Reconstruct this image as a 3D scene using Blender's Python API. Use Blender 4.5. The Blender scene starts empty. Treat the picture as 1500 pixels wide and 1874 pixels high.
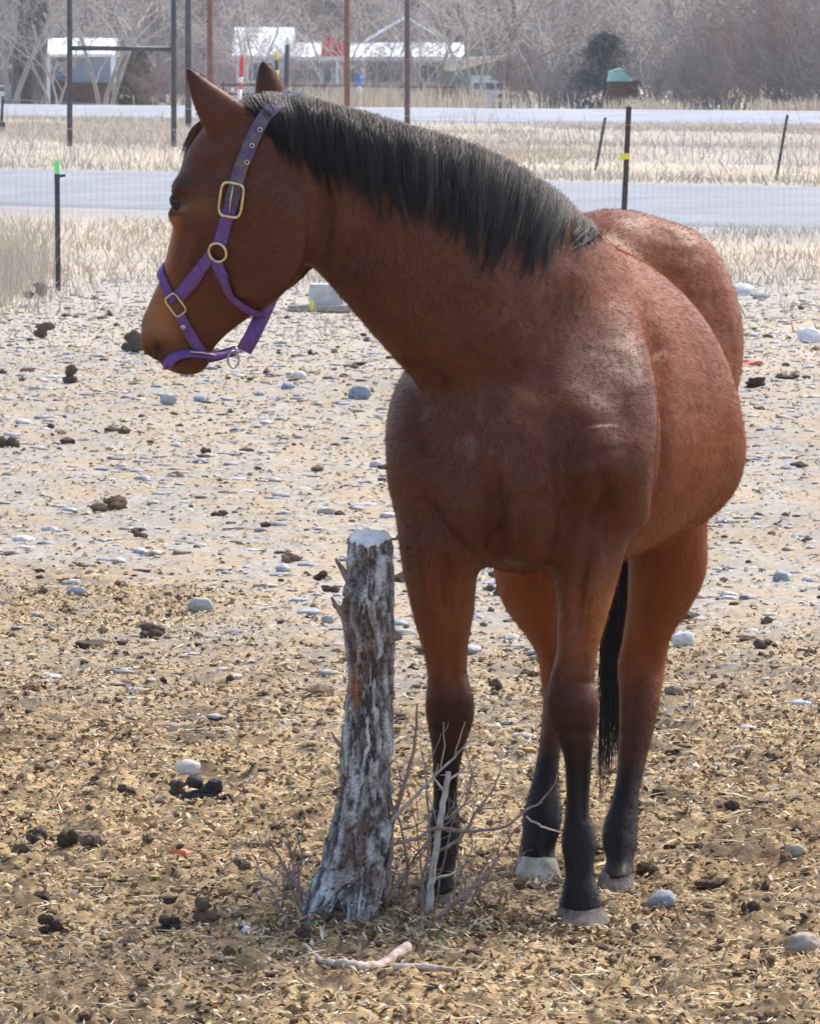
import bpy, bmesh, math, random
import numpy as np
from mathutils import Vector, Matrix
from mathutils.bvhtree import BVHTree

# ---------------------------------------------------------------- camera, world, sun, exposure
SC = bpy.context.scene
COL = SC.collection
PW, PH = 1500.0, 1874.0          # size of the photograph the pixel measurements come from
F = 11900.0                      # focal length in those pixels (a long lens, about 14 m from the horse)
CAMZ = 1.85
HORIZON = 116.0
PITCH = math.atan((PH / 2 - HORIZON) / F)
D0 = 14.0                        # distance to the near fore hoof

cam_data = bpy.data.cameras.new('camera')
cam = bpy.data.objects.new('camera', cam_data)
COL.objects.link(cam)
cam.location = (0, 0, CAMZ)
cam.rotation_euler = (math.pi / 2 - PITCH, 0, 0)
cam_data.sensor_fit = 'VERTICAL'
cam_data.sensor_height = 24.0
cam_data.lens = 24.0 * F / PH
cam_data.clip_start = 0.1
cam_data.clip_end = 6000
cam_data.dof.use_dof = True
cam_data.dof.focus_distance = 14.15
cam_data.dof.aperture_fstop = 36
SC.camera = cam

SUN_AZ = math.radians(38)        # measured from the view direction towards the right: behind the horse
SUN_EL = math.radians(50)
world = bpy.data.worlds.new('World')
SC.world = world
world.use_nodes = True
wn = world.node_tree
sky_tex = wn.nodes.new('ShaderNodeTexSky')
sky_tex.sky_type = 'NISHITA'
sky_tex.sun_disc = False
sky_tex.sun_elevation = SUN_EL
sky_tex.sun_rotation = SUN_AZ
sky_tex.air_density = 1.0
sky_tex.dust_density = 3.5
sky_tex.ozone_density = 1.5
bg = wn.nodes['Background']
wn.links.new(sky_tex.outputs[0], bg.inputs[0])
bg.inputs[1].default_value = 0.15

sun_data = bpy.data.lights.new('sun', 'SUN')
sun_data.energy = 1.85
sun_data.angle = math.radians(24)
sun_data.color = (1.0, 0.94, 0.86)
sun = bpy.data.objects.new('sun', sun_data)
COL.objects.link(sun)
_sd = Vector((math.sin(SUN_AZ) * math.cos(SUN_EL), math.cos(SUN_AZ) * math.cos(SUN_EL), math.sin(SUN_EL)))
sun.rotation_euler = _sd.to_track_quat('Z', 'Y').to_euler()
sun.location = _sd * 30

SC.view_settings.view_transform = 'Standard'
SC.view_settings.look = 'None'
SC.view_settings.exposure = 1.18
SC.view_settings.gamma = 1.0
SC.view_settings.use_curve_mapping = False
SC.cycles.max_bounces = 6
SC.cycles.diffuse_bounces = 3
SC.cycles.glossy_bounces = 2
SC.cycles.transparent_max_bounces = 6
SC.cycles.volume_bounces = 0

# ---------------------------------------------------------------- helpers
RNG = np.random.default_rng(7)
random.seed(7)
CP, SP = math.cos(PITCH), math.sin(PITCH)


def P(px, py, Y):
    """world point seen at a photo pixel, at distance Y along the ground"""
    a, b = (px - PW / 2) / F, (PH / 2 - py) / F
    ry = CP + SP * b
    rz = -SP + CP * b
    t = Y / ry
    return Vector((a * t, Y, CAMZ + rz * t))


def to_px(p):
    """arrays of world points -> photo pixel x, y (used to lay out coat colour zones on the body)"""
    p = np.asarray(p)
    dz = p[..., 2] - CAMZ
    fw = p[..., 1] * CP - dz * SP
    up = p[..., 1] * SP + dz * CP
    return PW / 2 + F * p[..., 0] / fw, PH / 2 - F * up / fw


def H(px, py, dep):
    return P(px, py, D0 + dep)


def ray_dir(px, py):
    return (P(px, py, 10.0) - Vector((0, 0, CAMZ))).normalized()


# value noise, vectorised
def _hash(ix, iy, iz, seed):
    h = (ix.astype(np.int64) * 374761393 + iy.astype(np.int64) * 668265263 + iz.astype(np.int64) * 2147483647 + seed * 974711) & 0xFFFFFFFF
    h = ((h ^ (h >> 13)) * 1274126177) & 0xFFFFFFFF
    h = h ^ (h >> 16)
    return (h & 0xFFFF) / 65535.0


def vnoise(x, y, z=None, seed=0):
    x = np.asarray(x, float); y = np.asarray(y, float)
    z = np.zeros_like(x) if z is None else np.asarray(z, float)
    ix, iy, iz = np.floor(x), np.floor(y), np.floor(z)
    fx, fy, fz = x - ix, y - iy, z - iz
    fx = fx * fx * (3 - 2 * fx); fy = fy * fy * (3 - 2 * fy); fz = fz * fz * (3 - 2 * fz)
    r = 0
    for a in (0, 1):
        for b in (0, 1):
            for c in (0, 1):
                w = (fx if a else 1 - fx) * (fy if b else 1 - fy) * (fz if c else 1 - fz)
                r = r + w * _hash(ix + a, iy + b, iz + c, seed)
    return r


def fbm(x, y, z=None, octv=4, seed=0):
    r, a, s = 0, 0.5, 1.0
    for o in range(octv):
        r = r + a * vnoise(np.asarray(x) * s, np.asarray(y) * s, None if z is None else np.asarray(z) * s, seed + o * 17)
        a *= 0.5; s *= 2.03
    return r / (1 - 0.5 ** octv)


def sstep(a, b, x):
    t = np.clip((x - a) / (b - a), 0, 1)
    return t * t * (3 - 2 * t)


def tag(o, label=None, cat=None, group=None, kind=None):
    if label: o['label'] = label
    if cat: o['category'] = cat
    if group: o['group'] = group
    if kind: o['kind'] = kind
    return o


def empty(name, loc, rz=0.0):
    o = bpy.data.objects.new(name, None)
    COL.objects.link(o)
    o.location = loc
    o.rotation_euler = (0, 0, rz)
    o.empty_display_size = 0.1
    return o


def mesh_np(name, verts, faces, mat=None, parent=None, smooth=True, cols=None, colname='tint'):
    """faces: int array (n,3) or (n,4), or a list of such arrays. Vertices are in world space; a parent's location is taken off."""
    verts = np.asarray(verts, dtype=np.float32).reshape(-1, 3)
    if parent is not None and parent_world(parent) is not None:
        verts = verts - np.array(parent_world(parent), dtype=np.float32)
    fl = [np.asarray(f, dtype=np.int32) for f in (faces if isinstance(faces, list) else [faces])]
    fl = [f for f in fl if f.size]
    me = bpy.data.meshes.new(name)
    me.vertices.add(len(verts))
    me.vertices.foreach_set('co', verts.ravel())
    nl = sum(f.size for f in fl)
    npoly = sum(len(f) for f in fl)
    me.loops.add(nl)
    me.polygons.add(npoly)
    me.loops.foreach_set('vertex_index', np.concatenate([f.ravel() for f in fl]))
    tot = np.concatenate([np.full(len(f), f.shape[1], dtype=np.int32) for f in fl])
    st = np.concatenate([[0], np.cumsum(tot)[:-1]]).astype(np.int32)
    me.polygons.foreach_set('loop_start', st)
    me.polygons.foreach_set('loop_total', tot)
    me.polygons.foreach_set('use_smooth', np.full(npoly, smooth, dtype=bool))
    if cols is not None:
        a = me.attributes.new(colname, 'FLOAT_COLOR', 'POINT')
        c = np.ones((len(verts), 4), dtype=np.float32)
        c[:, :3] = cols
        a.data.foreach_set('color', c.ravel())
    me.update(calc_edges=True)
    me.validate()
    if mat: me.materials.append(mat)
    o = bpy.data.objects.new(name, me)
    COL.objects.link(o)
    if parent is not None: o.parent = parent
    return o


def parent_world(o):
    """location of an unrotated parent chain"""
    v = Vector((0, 0, 0))
    while o is not None:
        v = v + Vector(o.location)
        o = o.parent
    return v


class MB:
    """collects shapes and links them as one mesh"""
    def __init__(self): self.v, self.f3, self.f4, self.n = [], [], [], 0

    def add(self, v, f3=None, f4=None):
        v = np.asarray(v, float).reshape(-1, 3)
        if f3 is not None and len(f3): self.f3.append(np.asarray(f3) + self.n)
        if f4 is not None and len(f4): self.f4.append(np.asarray(f4) + self.n)
        self.v.append(v); self.n += len(v)

    def box(self, c, s, rz=0.0, rx=0.0, ry=0.0):
        c = np.array(c, float); h = np.array(s, float) / 2
        v = np.array([[x, y, z] for x in (-1, 1) for y in (-1, 1) for z in (-1, 1)], float) * h
        R = np.array(Matrix.Rotation(rz, 3, 'Z') @ Matrix.Rotation(ry, 3, 'Y') @ Matrix.Rotation(rx, 3, 'X'))
        self.add(v @ R.T + c, f4=[[0, 1, 3, 2], [4, 6, 7, 5], [0, 4, 5, 1], [2, 3, 7, 6], [0, 2, 6, 4], [1, 5, 7, 3]])

    def tube(self, pts, rad, n=6, cap=True):
        v, f4, f3 = tube_np(pts, rad, n, cap)
        self.add(v, f3, f4)

    def prism(self, poly, d):
        """closed polygon (world points) pushed along vector d"""
        poly = np.asarray(poly, float); k = len(poly)
        v = np.vstack([poly, poly + np.asarray(d, float)])
        f4 = [[i, (i + 1) % k, (i + 1) % k + k, i + k] for i in range(k)]
        f3 = [[0, i + 1, i] for i in range(1, k - 1)] + [[k, k + i, k + i + 1] for i in range(1, k - 1)]
        self.add(v, f3, f4)

    def build(self, name, mat, parent=None, smooth=False, cols=None):
        fs = []
        if self.f3: fs.append(np.vstack(self.f3))
        if self.f4: fs.append(np.vstack(self.f4))
        return mesh_np(name, np.vstack(self.v), fs, mat, parent, smooth, cols)


def tube_np(pts, rad, n=6, cap=True):
    pts = np.asarray(pts, float)
    m = len(pts)
    rad = np.broadcast_to(np.asarray(rad, float), (m,))
    t = np.gradient(pts, axis=0)
    t /= np.linalg.norm(t, axis=1, keepdims=True) + 1e-9
    ref = np.array([0.31, 0.2, 0.93]) if abs(t[0][2]) < 0.8 else np.array([0.9, 0.4, 0.1])
    u = np.cross(t, ref); u /= np.linalg.norm(u, axis=1, keepdims=True) + 1e-9
    w = np.cross(t, u)
    a = np.arange(n) * 2 * math.pi / n
    v = pts[:, None, :] + rad[:, None, None] * (np.cos(a)[None, :, None] * u[:, None, :] + np.sin(a)[None, :, None] * w[:, None, :])
    v = v.reshape(-1, 3)
    i = np.arange(m - 1)[:, None] * n; j = np.arange(n)[None, :]; k = (j + 1) % n
    f4 = np.stack([i + j, i + k, i + n + k, i + n + j], -1).reshape(-1, 4)
    f3 = []
    if cap:
        for q in range(1, n - 1):
            f3.append([0, q + 1, q]); f3.append([(m - 1) * n, (m - 1) * n + q, (m - 1) * n + q + 1])
    return v, f4, np.array(f3, int).reshape(-1, 3)


def catmull(A, sub):
    """rows of A resampled smoothly"""
    A = np.asarray(A, float)
    n = len(A)
    out = []
    for i in range(n - 1):
        p0 = A[i - 1] if i > 0 else 2 * A[0] - A[1]
        p1, p2 = A[i], A[i + 1]
        p3 = A[i + 2] if i + 2 < n else 2 * A[-1] - A[-2]
        for s in range(sub):
            t = s / sub
            out.append(0.5 * ((2 * p1) + (-p0 + p2) * t + (2 * p0 - 5 * p1 + 4 * p2 - p3) * t * t + (-p0 + 3 * p1 - 3 * p2 + p3) * t ** 3))
    out.append(A[-1])
    return np.array(out)


# ---------------------------------------------------------------- materials
def new_mat(name, col=(0.5, 0.5, 0.5), rough=0.8, metal=0.0, spec=0.5, sheen=0.0):
    m = bpy.data.materials.new(name)
    m.use_nodes = True
    b = m.node_tree.nodes['Principled BSDF']
    b.inputs['Base Color'].default_value = (*col, 1)
    b.inputs['Roughness'].default_value = rough
    b.inputs['Metallic'].default_value = metal
    b.inputs['Specular IOR Level'].default_value = spec
    if sheen: b.inputs['Sheen Weight'].default_value = sheen
    return m


def node(m, t, **kw):
    n = m.node_tree.nodes.new(t)
    for k, v in kw.items(): setattr(n, k, v)
    return n


def noise_mat(name, c1, c2, scale=5.0, rough=0.85, detail=6, bump=0.0, bscale=None, c3=None, metal=0.0, spec=0.3, stretch=None, attr=None):
    """two or three colours mixed by noise in object space, with fine relief; attr multiplies a vertex tint"""
    m = new_mat(name, c1, rough, metal, spec)
    L = m.node_tree.links
    b = m.node_tree.nodes['Principled BSDF']
    tc = node(m, 'ShaderNodeTexCoord')
    src = tc.outputs['Object']
    if stretch:
        mp = node(m, 'ShaderNodeMapping'); mp.inputs['Scale'].default_value = stretch
        L.new(src, mp.inputs[0]); src = mp.outputs[0]
    nz = node(m, 'ShaderNodeTexNoise'); nz.inputs['Scale'].default_value = scale; nz.inputs['Detail'].default_value = detail
    L.new(src, nz.inputs['Vector'])
    cr = node(m, 'ShaderNodeValToRGB')
    cr.color_ramp.elements[0].position = 0.36; cr.color_ramp.elements[0].color = (*c1, 1)
    cr.color_ramp.elements[1].position = 0.64; cr.color_ramp.elements[1].color = (*c2, 1)
    if c3:
        e = cr.color_ramp.elements.new(0.5); e.color = (*c3, 1)
    L.new(nz.outputs['Fac'], cr.inputs[0])
    out = cr.outputs[0]
    if attr:
        at = node(m, 'ShaderNodeAttribute', attribute_name=attr)
        mx = node(m, 'ShaderNodeMix', data_type='RGBA', blend_type='MULTIPLY')
        mx.inputs['Factor'].default_value = 1.0
        L.new(out, mx.inputs['A']); L.new(at.outputs['Color'], mx.inputs['B']); out = mx.outputs['Result']
    L.new(out, b.inputs['Base Color'])
    if bump:
        n2 = node(m, 'ShaderNodeTexNoise'); n2.inputs['Scale'].default_value = bscale or scale * 4; n2.inputs['Detail'].default_value = 5
        L.new(src, n2.inputs['Vector'])
        bp = node(m, 'ShaderNodeBump'); bp.inputs['Strength'].default_value = 1.0; bp.inputs['Distance'].default_value = bump
        L.new(n2.outputs['Fac'], bp.inputs['Height']); L.new(bp.outputs[0], b.inputs['Normal'])
    return m


def tint_mat(name, rough=0.8, spec=0.3, attr='tint', noise=0.0, nscale=40.0, sheen=0.0, bump=0.0, bscale=60.0):
    """colour comes from a per-vertex tint of the thing's own colour, broken up by noise"""
    m = new_mat(name, (0.5, 0.5, 0.5), rough, 0, spec, sheen)
    L = m.node_tree.links
    b = m.node_tree.nodes['Principled BSDF']
    at = node(m, 'ShaderNodeAttribute', attribute_name=attr)
    out = at.outputs['Color']
    tc = node(m, 'ShaderNodeTexCoord')
    if noise:
        nz = node(m, 'ShaderNodeTexNoise'); nz.inputs['Scale'].default_value = nscale; nz.inputs['Detail'].default_value = 5
        L.new(tc.outputs['Object'], nz.inputs['Vector'])
        mr = node(m, 'ShaderNodeMapRange'); mr.inputs['From Min'].default_value = 0.3; mr.inputs['From Max'].default_value = 0.7
        mr.inputs['To Min'].default_value = 1 - noise; mr.inputs['To Max'].default_value = 1 + noise
        L.new(nz.outputs['Fac'], mr.inputs['Value'])
        vm = node(m, 'ShaderNodeVectorMath', operation='SCALE')
        L.new(out, vm.inputs[0]); L.new(mr.outputs[0], vm.inputs['Scale']); out = vm.outputs[0]
    L.new(out, b.inputs['Base Color'])
    if bump:
        n2 = node(m, 'ShaderNodeTexNoise'); n2.inputs['Scale'].default_value = bscale; n2.inputs['Detail'].default_value = 4
        L.new(tc.outputs['Object'], n2.inputs['Vector'])
        bp = node(m, 'ShaderNodeBump'); bp.inputs['Strength'].default_value = 1.0; bp.inputs['Distance'].default_value = bump
        L.new(n2.outputs['Fac'], bp.inputs['Height']); L.new(bp.outputs[0], b.inputs['Normal'])
    return m
# ================================================================ terrain
# contact heights measured where hooves and stump meet the ground
_ctl = [(P(1063, 1690, 14.0)), (P(794, 1659, 14.14)), (P(1125, 1632, 14.90)), (P(984, 1616, 14.99)), (P(630, 1688, 14.0))]
_cx = np.array([[c.x, c.y] for c in _ctl]); _cz = np.array([c.z for c in _ctl])
_sig = 0.30
_K = np.exp(-((_cx[:, None] - _cx[None]) ** 2).sum(-1) / (2 * _sig ** 2))
_w = np.linalg.solve(_K + 1e-3 * np.eye(len(_ctl)), _cz)
T_NEAR0, T_NEAR1, T_HW0, T_HW1 = 78.3, 92.0, 205.0, 222.0     # the two roads, measured along t = Y + 1.28 X
KT = 1.28
_pt = np.array([-900, 78.3, 92, 108, 150, 205, 222, 250, 420, 600, 800, 1200, 2500.0])
_pz = np.array([0, 0.0, .24, .05, -.10, 0.0, .33, -.15, -.2, 1.0, 9, 24, 30.0])


def smooth_interp(t):
    # profile with rounded corners
    return (np.interp(t - 2, _pt, _pz) + 2 * np.interp(t, _pt, _pz) + np.interp(t + 2, _pt, _pz)) / 4


def tz(X, Y, fine=False):
    X = np.asarray(X, float); Y = np.asarray(Y, float)
    z = smooth_interp(Y + KT * np.clip(X, -60, 60))
    for (cx, cy), w in zip(_cx, _w):
        z = z + w * np.exp(-((X - cx) ** 2 + (Y - cy) ** 2) / (2 * _sig ** 2))
    return z


def mulch(X, Y):
    """1 where the trodden hay and manure lie, 0 on the bare stony ground"""
    n = fbm(X * .9, Y * .35, None, 4, 3)
    return sstep(24.0, 16.0, Y + (n - .5) * 11.0 + X * .25)


def relief(X, Y):
    m = mulch(X, Y)
    far = sstep(62, 40, Y)
    a = fbm(X * 9, Y * 7, None, 4, 21) - .5
    b = np.abs(fbm(X * 24, Y * 18, None, 3, 41) - .5)
    lump = np.clip(fbm(X * 15, Y * 10, None, 3, 71) - .58, 0, 1)
    c = fbm(X * 2.2, Y * 1.1, None, 3, 51) - .5
    return m * (a * .034 + b * .050 + lump * .07) + (1 - m) * far * (a * .016 + b * .012) + c * .05 * far - .012 * m


rows = list(np.arange(-60, 9, 6.0)) + list(np.arange(9, 12.2, .16)) + list(np.arange(12.2, 17.5, .017))
y_ = rows[-1]
while y_ < 62:
    y_ += .019 * (y_ / 17.5) ** 2.0; rows.append(y_)
while y_ < 330:
    y_ += .3 * (y_ / 62) ** 1.6; rows.append(y_)
while y_ < 1100:
    y_ *= 1.07; rows.append(y_)
rows = np.array(rows)
half = list(np.linspace(0, .085, 140))
d_ = half[-1] - half[-2]
while half[-1] < .62:
    d_ *= 1.28; half.append(half[-1] + d_)
half = np.array(half)
us = np.concatenate([-half[::-1], half[1:]])
YY, UU = np.meshgrid(rows, us, indexing='ij')
wid = np.maximum(YY, 9.0) + np.where(YY < 9, (9 - YY) * .5, 0)
XX = UU * wid
ZZ = tz(XX, YY) + np.where((YY > 9) & (YY < 75), relief(XX, YY), 0)
# hill side gets humps
hb = sstep(600, 900, YY)
ZZ = ZZ + hb * (fbm(XX / 90, YY / 90, None, 4, 9) - .5) * 6


def ground_colour(X, Y):
    m = mulch(X, Y)
    n1 = fbm(X * 30, Y * 22, None, 3, 5)[..., None]; n2 = fbm(X * 7, Y * 3.5, None, 3, 15)[..., None]; n3 = fbm(X * 1.3, Y * .5, None, 3, 25)[..., None]
    mul = np.array([.43, .305, .155]) * (1 - n1) + np.array([.17, .115, .07]) * n1 * 1.1
    dk = sstep(.50, .66, fbm(X * 11, Y * 6, None, 3, 19))[..., None]
    dk2 = sstep(.50, .70, fbm(X * 3.2, Y * 1.3, None, 4, 29))[..., None]
    mul = mul * (.8 + .4 * n2) * (1 - .55 * dk) * (1 - .32 * dk2)
    dirt = np.array([.285, .262, .225]) * (.72 + .56 * n1)
    tan = sstep(.42, .62, n2)
    dirt = dirt * (1 - tan * .6) + np.array([.33, .25, .15]) * tan * .6
    dirt = dirt * (.85 + .3 * n3)
    c = dirt * (1 - m[..., None]) + mul * m[..., None]
    # dry turf towards the fence and over the verge
    g = (sstep(34, 50, Y + (fbm(X * .8, Y * .3, None, 3, 35) - .5) * 16))[..., None]
    turf = np.array([.41, .35, .265]) * (.7 + .6 * n2)
    greyp = sstep(.45, .65, fbm(X * .25, Y * .12, None, 3, 45))[..., None]
    turf = turf * (1 - greyp * .6) + np.array([.30, .285, .27]) * greyp * .6
    c = c * (1 - g) + turf * g
    t = Y + KT * np.clip(X, -60, 60)
    gr = (sstep(70, 75, t) * sstep(99, 93, t))[..., None]
    c = c * (1 - gr * .8) + np.array([.27, .265, .26]) * gr * .8
    h = sstep(450, 800, Y)[..., None]
    hill = np.array([.16, .125, .10]) * (.5 + n3)
    hill = hill * (1 - sstep(.5, .7, fbm(X / 60, Y / 60, None, 4, 77))[..., None] * .6)
    return c * (1 - h) + hill * h


GC = ground_colour(XX, YY)
m_ground = tint_mat('trodden_earth', rough=0.95, spec=0.12, noise=0.28, nscale=55.0, bump=0.006, bscale=70.0)
nr, nc = YY.shape
ii = np.arange(nr - 1)[:, None] * nc; jj = np.arange(nc - 1)[None]
GF = np.stack([ii + jj, ii + jj + 1, ii + nc + jj + 1, ii + nc + jj], -1).reshape(-1, 4)
ground = mesh_np('ground', np.stack([XX, YY, ZZ], -1).reshape(-1, 3), GF, m_ground, None, True, GC.reshape(-1, 3))
ground['kind'] = 'structure'


def gz(x, y):
    return float(tz(np.array([x]), np.array([y]))[0] + (relief(np.array([x]), np.array([y]))[0] if 9 < y < 75 else 0))


def G(px, py, far=4000):
    """where the sight line through a photo pixel meets the terrain"""
    lo, hi = 10.0, far
    ys = np.concatenate([np.arange(11, 60, .02), np.arange(60, 700, .25)])
    a = np.array([P(px, py, y)[:] for y in (1.0,)])[0]
    X = a[0] * ys; Z = CAMZ + (a[2] - CAMZ) * ys
    t = tz(X, ys)
    k = np.argmax(Z <= t) if (Z <= t).any() else len(ys) - 1
    y = ys[k]
    return Vector((X[k], y, gz(X[k], y)))


# ---------------------------------------------------------------- the two roads
def road(name, t0, t1, lift, mat, span=90, nt=14, nx=160):
    tt = np.concatenate([[t0 - .3], np.linspace(t0, t1, nt - 2), [t1 + .3]]); xs = np.linspace(-span, span, nx)
    T, X = np.meshgrid(tt, xs, indexing='ij')
    edge = (fbm(X * .35, T * 0, None, 3, 61) - .5) * np.where((T <= t0) | (T >= t1), 1.6, 0)
    Y = T + edge - KT * np.clip(X, -60, 60)
    Z = tz(X, Y) + np.where((T < t0) | (T > t1), -.06, lift)
    ii = np.arange(nt - 1)[:, None] * nx; jj = np.arange(nx - 1)[None]
    f = np.stack([ii + jj, ii + jj + 1, ii + nx + jj + 1, ii + nx + jj], -1).reshape(-1, 4)
    o = mesh_np(name, np.stack([X, Y, Z], -1).reshape(-1, 3), f, mat, None, True)
    o['kind'] = 'structure'
    return o


m_lane = noise_mat('old_asphalt', (.17, .185, .21), (.225, .24, .265), .7, 0.85, bump=0.004, bscale=30, spec=.3)
m_high = noise_mat('highway_asphalt', (.19, .21, .245), (.245, .265, .30), .3, 0.75, spec=.35)
road('lane', T_NEAR0, T_NEAR1, .014, m_lane)
road('highway', T_HW0, T_HW1, .04, m_high)

# ---------------------------------------------------------------- litter and gravel nobody could count
def icosphere(sub):
    bm = bmesh.new()
    bmesh.ops.create_icosphere(bm, subdivisions=sub, radius=1.0)
    v = np.array([w.co[:] for w in bm.verts]); f = np.array([[w.index for w in q.verts] for q in bm.faces])
    bm.free()
    return v, f


ICO = {s: icosphere(s) for s in (1, 2, 3)}


def wedge(n, y0, y1, p=1.0, half=.072):
    """random ground points inside the field of view between two distances, even over the ground (p) or denser near"""
    u = RNG.random(n)
    y = np.sqrt(y0 ** 2 + u ** p * (y1 ** 2 - y0 ** 2))
    x = RNG.uniform(-half, half, n) * y
    return x, y


def flakes(name, n, y0, y1, l, w, pal, mat, keep=None, lift=.004, tilt=.45, p=1.0, curl=.5):
    x, y = wedge(n, y0, y1, p)
    if keep is not None:
        k = keep(x, y) > RNG.random(n); x, y = x[k], y[k]
    n = len(x)
    z = tz(x, y) + relief(x, y) + RNG.uniform(-.002, lift, n)
    a = RNG.uniform(0, 2 * math.pi, n)
    L = RNG.uniform(*l, n) / 2; W = RNG.uniform(*w, n) / 2
    d = np.stack([np.cos(a), np.sin(a), RNG.normal(0, tilt, n)], -1)
    s = np.stack([-np.sin(a), np.cos(a), RNG.normal(0, tilt, n)], -1)
    c = np.stack([x, y, z], -1)
    bend = RNG.uniform(0, curl, n)[:, None] * L[:, None] * np.array([0, 0, 1.0])
    # a curled chip: end, two sides, other end
    V = np.stack([c - d * L[:, None] + bend * -.3, c + s * W[:, None] + bend, c + d * L[:, None] * RNG.uniform(.6, 1, (n, 1)) - bend * .3, c - s * W[:, None] + bend * .4], 1)
    k = np.arange(n)[:, None] * 4
    f = np.vstack([k + np.array([[0, 3, 1]]), k + np.array([[1, 3, 2]])])
    pal = np.array(pal)
    C = np.repeat(pal[RNG.integers(0, len(pal), n)] * RNG.uniform(.7, 1.25, (n, 1)), 4, 0)
    o = mesh_np(name, V.reshape(-1, 3), f, mat, None, False, C)
    return o


def pebbles(name, n, y0, y1, r, pal, mat, keep=None, flat=(.3, .7), sub=1, p=1.0, sink=.3, jt=.13):
    x, y = wedge(n, y0, y1, p)
    if keep is not None:
        k = keep(x, y) > RNG.random(n); x, y = x[k], y[k]
    n = len(x)
    v, f = ICO[sub]
    R = r[0] + (r[1] - r[0]) * RNG.random(n) ** 2.5
    fl = RNG.uniform(*flat, n)
    a = RNG.uniform(0, 6.28, n)
    st = RNG.uniform(.65, 1.0, n)
    jit = 1 + RNG.normal(0, jt, (n, len(v), 1))
    V = v[None] * jit * np.stack([R, R * st, R * fl], -1)[:, None]
    ca, sa = np.cos(a)[:, None], np.sin(a)[:, None]
    Vx = V[..., 0] * ca - V[..., 1] * sa; Vy = V[..., 0] * sa + V[..., 1] * ca
    z = tz(x, y) + relief(x, y) + R * fl * (1 - 2 * sink) * .6
    V = np.stack([Vx + x[:, None], Vy + y[:, None], V[..., 2] + z[:, None]], -1)
    Fc = (f[None] + (np.arange(n) * len(v))[:, None, None]).reshape(-1, 3)
    pal = np.array(pal)
    C = np.repeat(pal[RNG.integers(0, len(pal), n)] * RNG.uniform(.75, 1.2, (n, 1)), len(v), 0)
    return mesh_np(name, V.reshape(-1, 3), Fc, mat, None, jt < .2, C)


m_litter = tint_mat('hay_litter', rough=0.8, spec=0.25)
m_stone = tint_mat('river_stone', rough=0.7, spec=0.35, noise=0.2, nscale=60)
m_clod = tint_mat('dry_manure', rough=0.95, spec=0.15, noise=0.3, nscale=80, bump=0.006, bscale=90)
TAN = [(.47, .34, .17), (.40, .28, .14), (.52, .41, .25), (.31, .21, .11), (.22, .15, .085), (.43, .31, .155), (.19, .13, .08), (.15, .10, .065), (.58, .50, .36)]
GREY = [(.27, .27, .28), (.21, .22, .24), (.32, .31, .30), (.33, .30, .26), (.29, .25, .20), (.24, .20, .17), (.36, .35, .34), (.30, .32, .35)]
BROWN = [(.11, .075, .05), (.085, .06, .045), (.15, .10, .06), (.13, .095, .07)]
o = flakes('trodden_hay', 115000, 11.8, 23, (.008, .032), (.004, .012), TAN, m_litter, lambda x, y: mulch(x, y) * (.25 + .75 * sstep(.64, .46, fbm(x * 11, y * 6, None, 3, 19))) * (1 - .55 * sstep(.5, .7, fbm(x * 3.2, y * 1.3, None, 4, 29))), .008)
tag(o, 'trodden tan hay and wood chips covering the foreground', 'hay litter', kind='stuff')
o = flakes('hay_stems', 6000, 11.8, 24, (.05, .16), (.002, .004), [(.55, .45, .26), (.48, .38, .2), (.6, .53, .36)], m_litter, mulch, .012, .08, 1.0, .06)
tag(o, 'loose pale hay stems strewn over the foreground', 'hay stems', kind='stuff')
o = flakes('scattered_chaff', 30000, 17, 50, (.015, .06), (.008, .025), [(.40, .30, .17), (.34, .26, .15), (.42, .36, .26), (.27, .20, .12), (.36, .33, .28)], m_litter, lambda x, y: 1 - .7 * mulch(x, y), .006, .2)
tag(o, 'thin scatter of pale chaff over the stony ground', 'chaff', kind='stuff')
o = pebbles('gravel', 7200, 16, 56, (.006, .046), GREY, m_stone, lambda x, y: 1 - .85 * mulch(x, y), (.18, .42), 2, sink=.42)
tag(o, 'small grey and pale gravel over the bare ground behind the horse', 'gravel', kind='stuff')
o = pebbles('manure_crumbs', 11500, 11.8, 24, (.004, .020), BROWN + [(.40, .285, .145), (.34, .24, .125), (.44, .325, .18), (.24, .165, .09), (.48, .36, .20), (.38, .27, .14)], m_clod, mulch, (.35, .8), 1, jt=.24)
tag(o, 'dark crumbs of dry manure among the trodden hay', 'manure crumbs', kind='stuff')
o = pebbles('dark_crumbs', 700, 18, 52, (.010, .05), BROWN, m_clod, None, (.3, .7), jt=.25)
tag(o, 'small dark crumbs dotted over the grey stony ground', 'manure crumbs', kind='stuff')


# dry grass: thin upright blades
def grass(name, x, y, h, w, pal, mat, lean=.35, zf=None):
    n = len(x)
    z = tz(x, y) + (relief(x, y) if zf is None else 0)
    hh = RNG.uniform(*h, n); a = RNG.uniform(0, 6.28, n)
    side = np.stack([np.cos(a), np.sin(a) * .5, np.zeros(n)], -1) * (RNG.uniform(*w, n) / 2)[:, None]
    ln = RNG.normal(0, lean, (n, 2)) * hh[:, None]
    b = np.stack([x, y, z - .01], -1)
    mid = b + np.stack([ln[:, 0] * .35, ln[:, 1] * .35, hh * .6], -1)
    tip = b + np.stack([ln[:, 0], ln[:, 1], hh], -1)
    V = np.stack([b - side, b + side, mid + side * .7, mid - side * .7, tip], 1).reshape(-1, 3)
    k = np.arange(n)[:, None] * 5
    f3 = np.vstack([k + [[0, 1, 2]], k + [[0, 2, 3]], k + [[3, 2, 4]]])
    pal = np.array(pal)
    C = np.repeat(pal[RNG.integers(0, len(pal), n)] * RNG.uniform(.75, 1.2, (n, 1)), 5, 0)
    return mesh_np(name, V, f3, mat, None, False, C)


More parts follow.
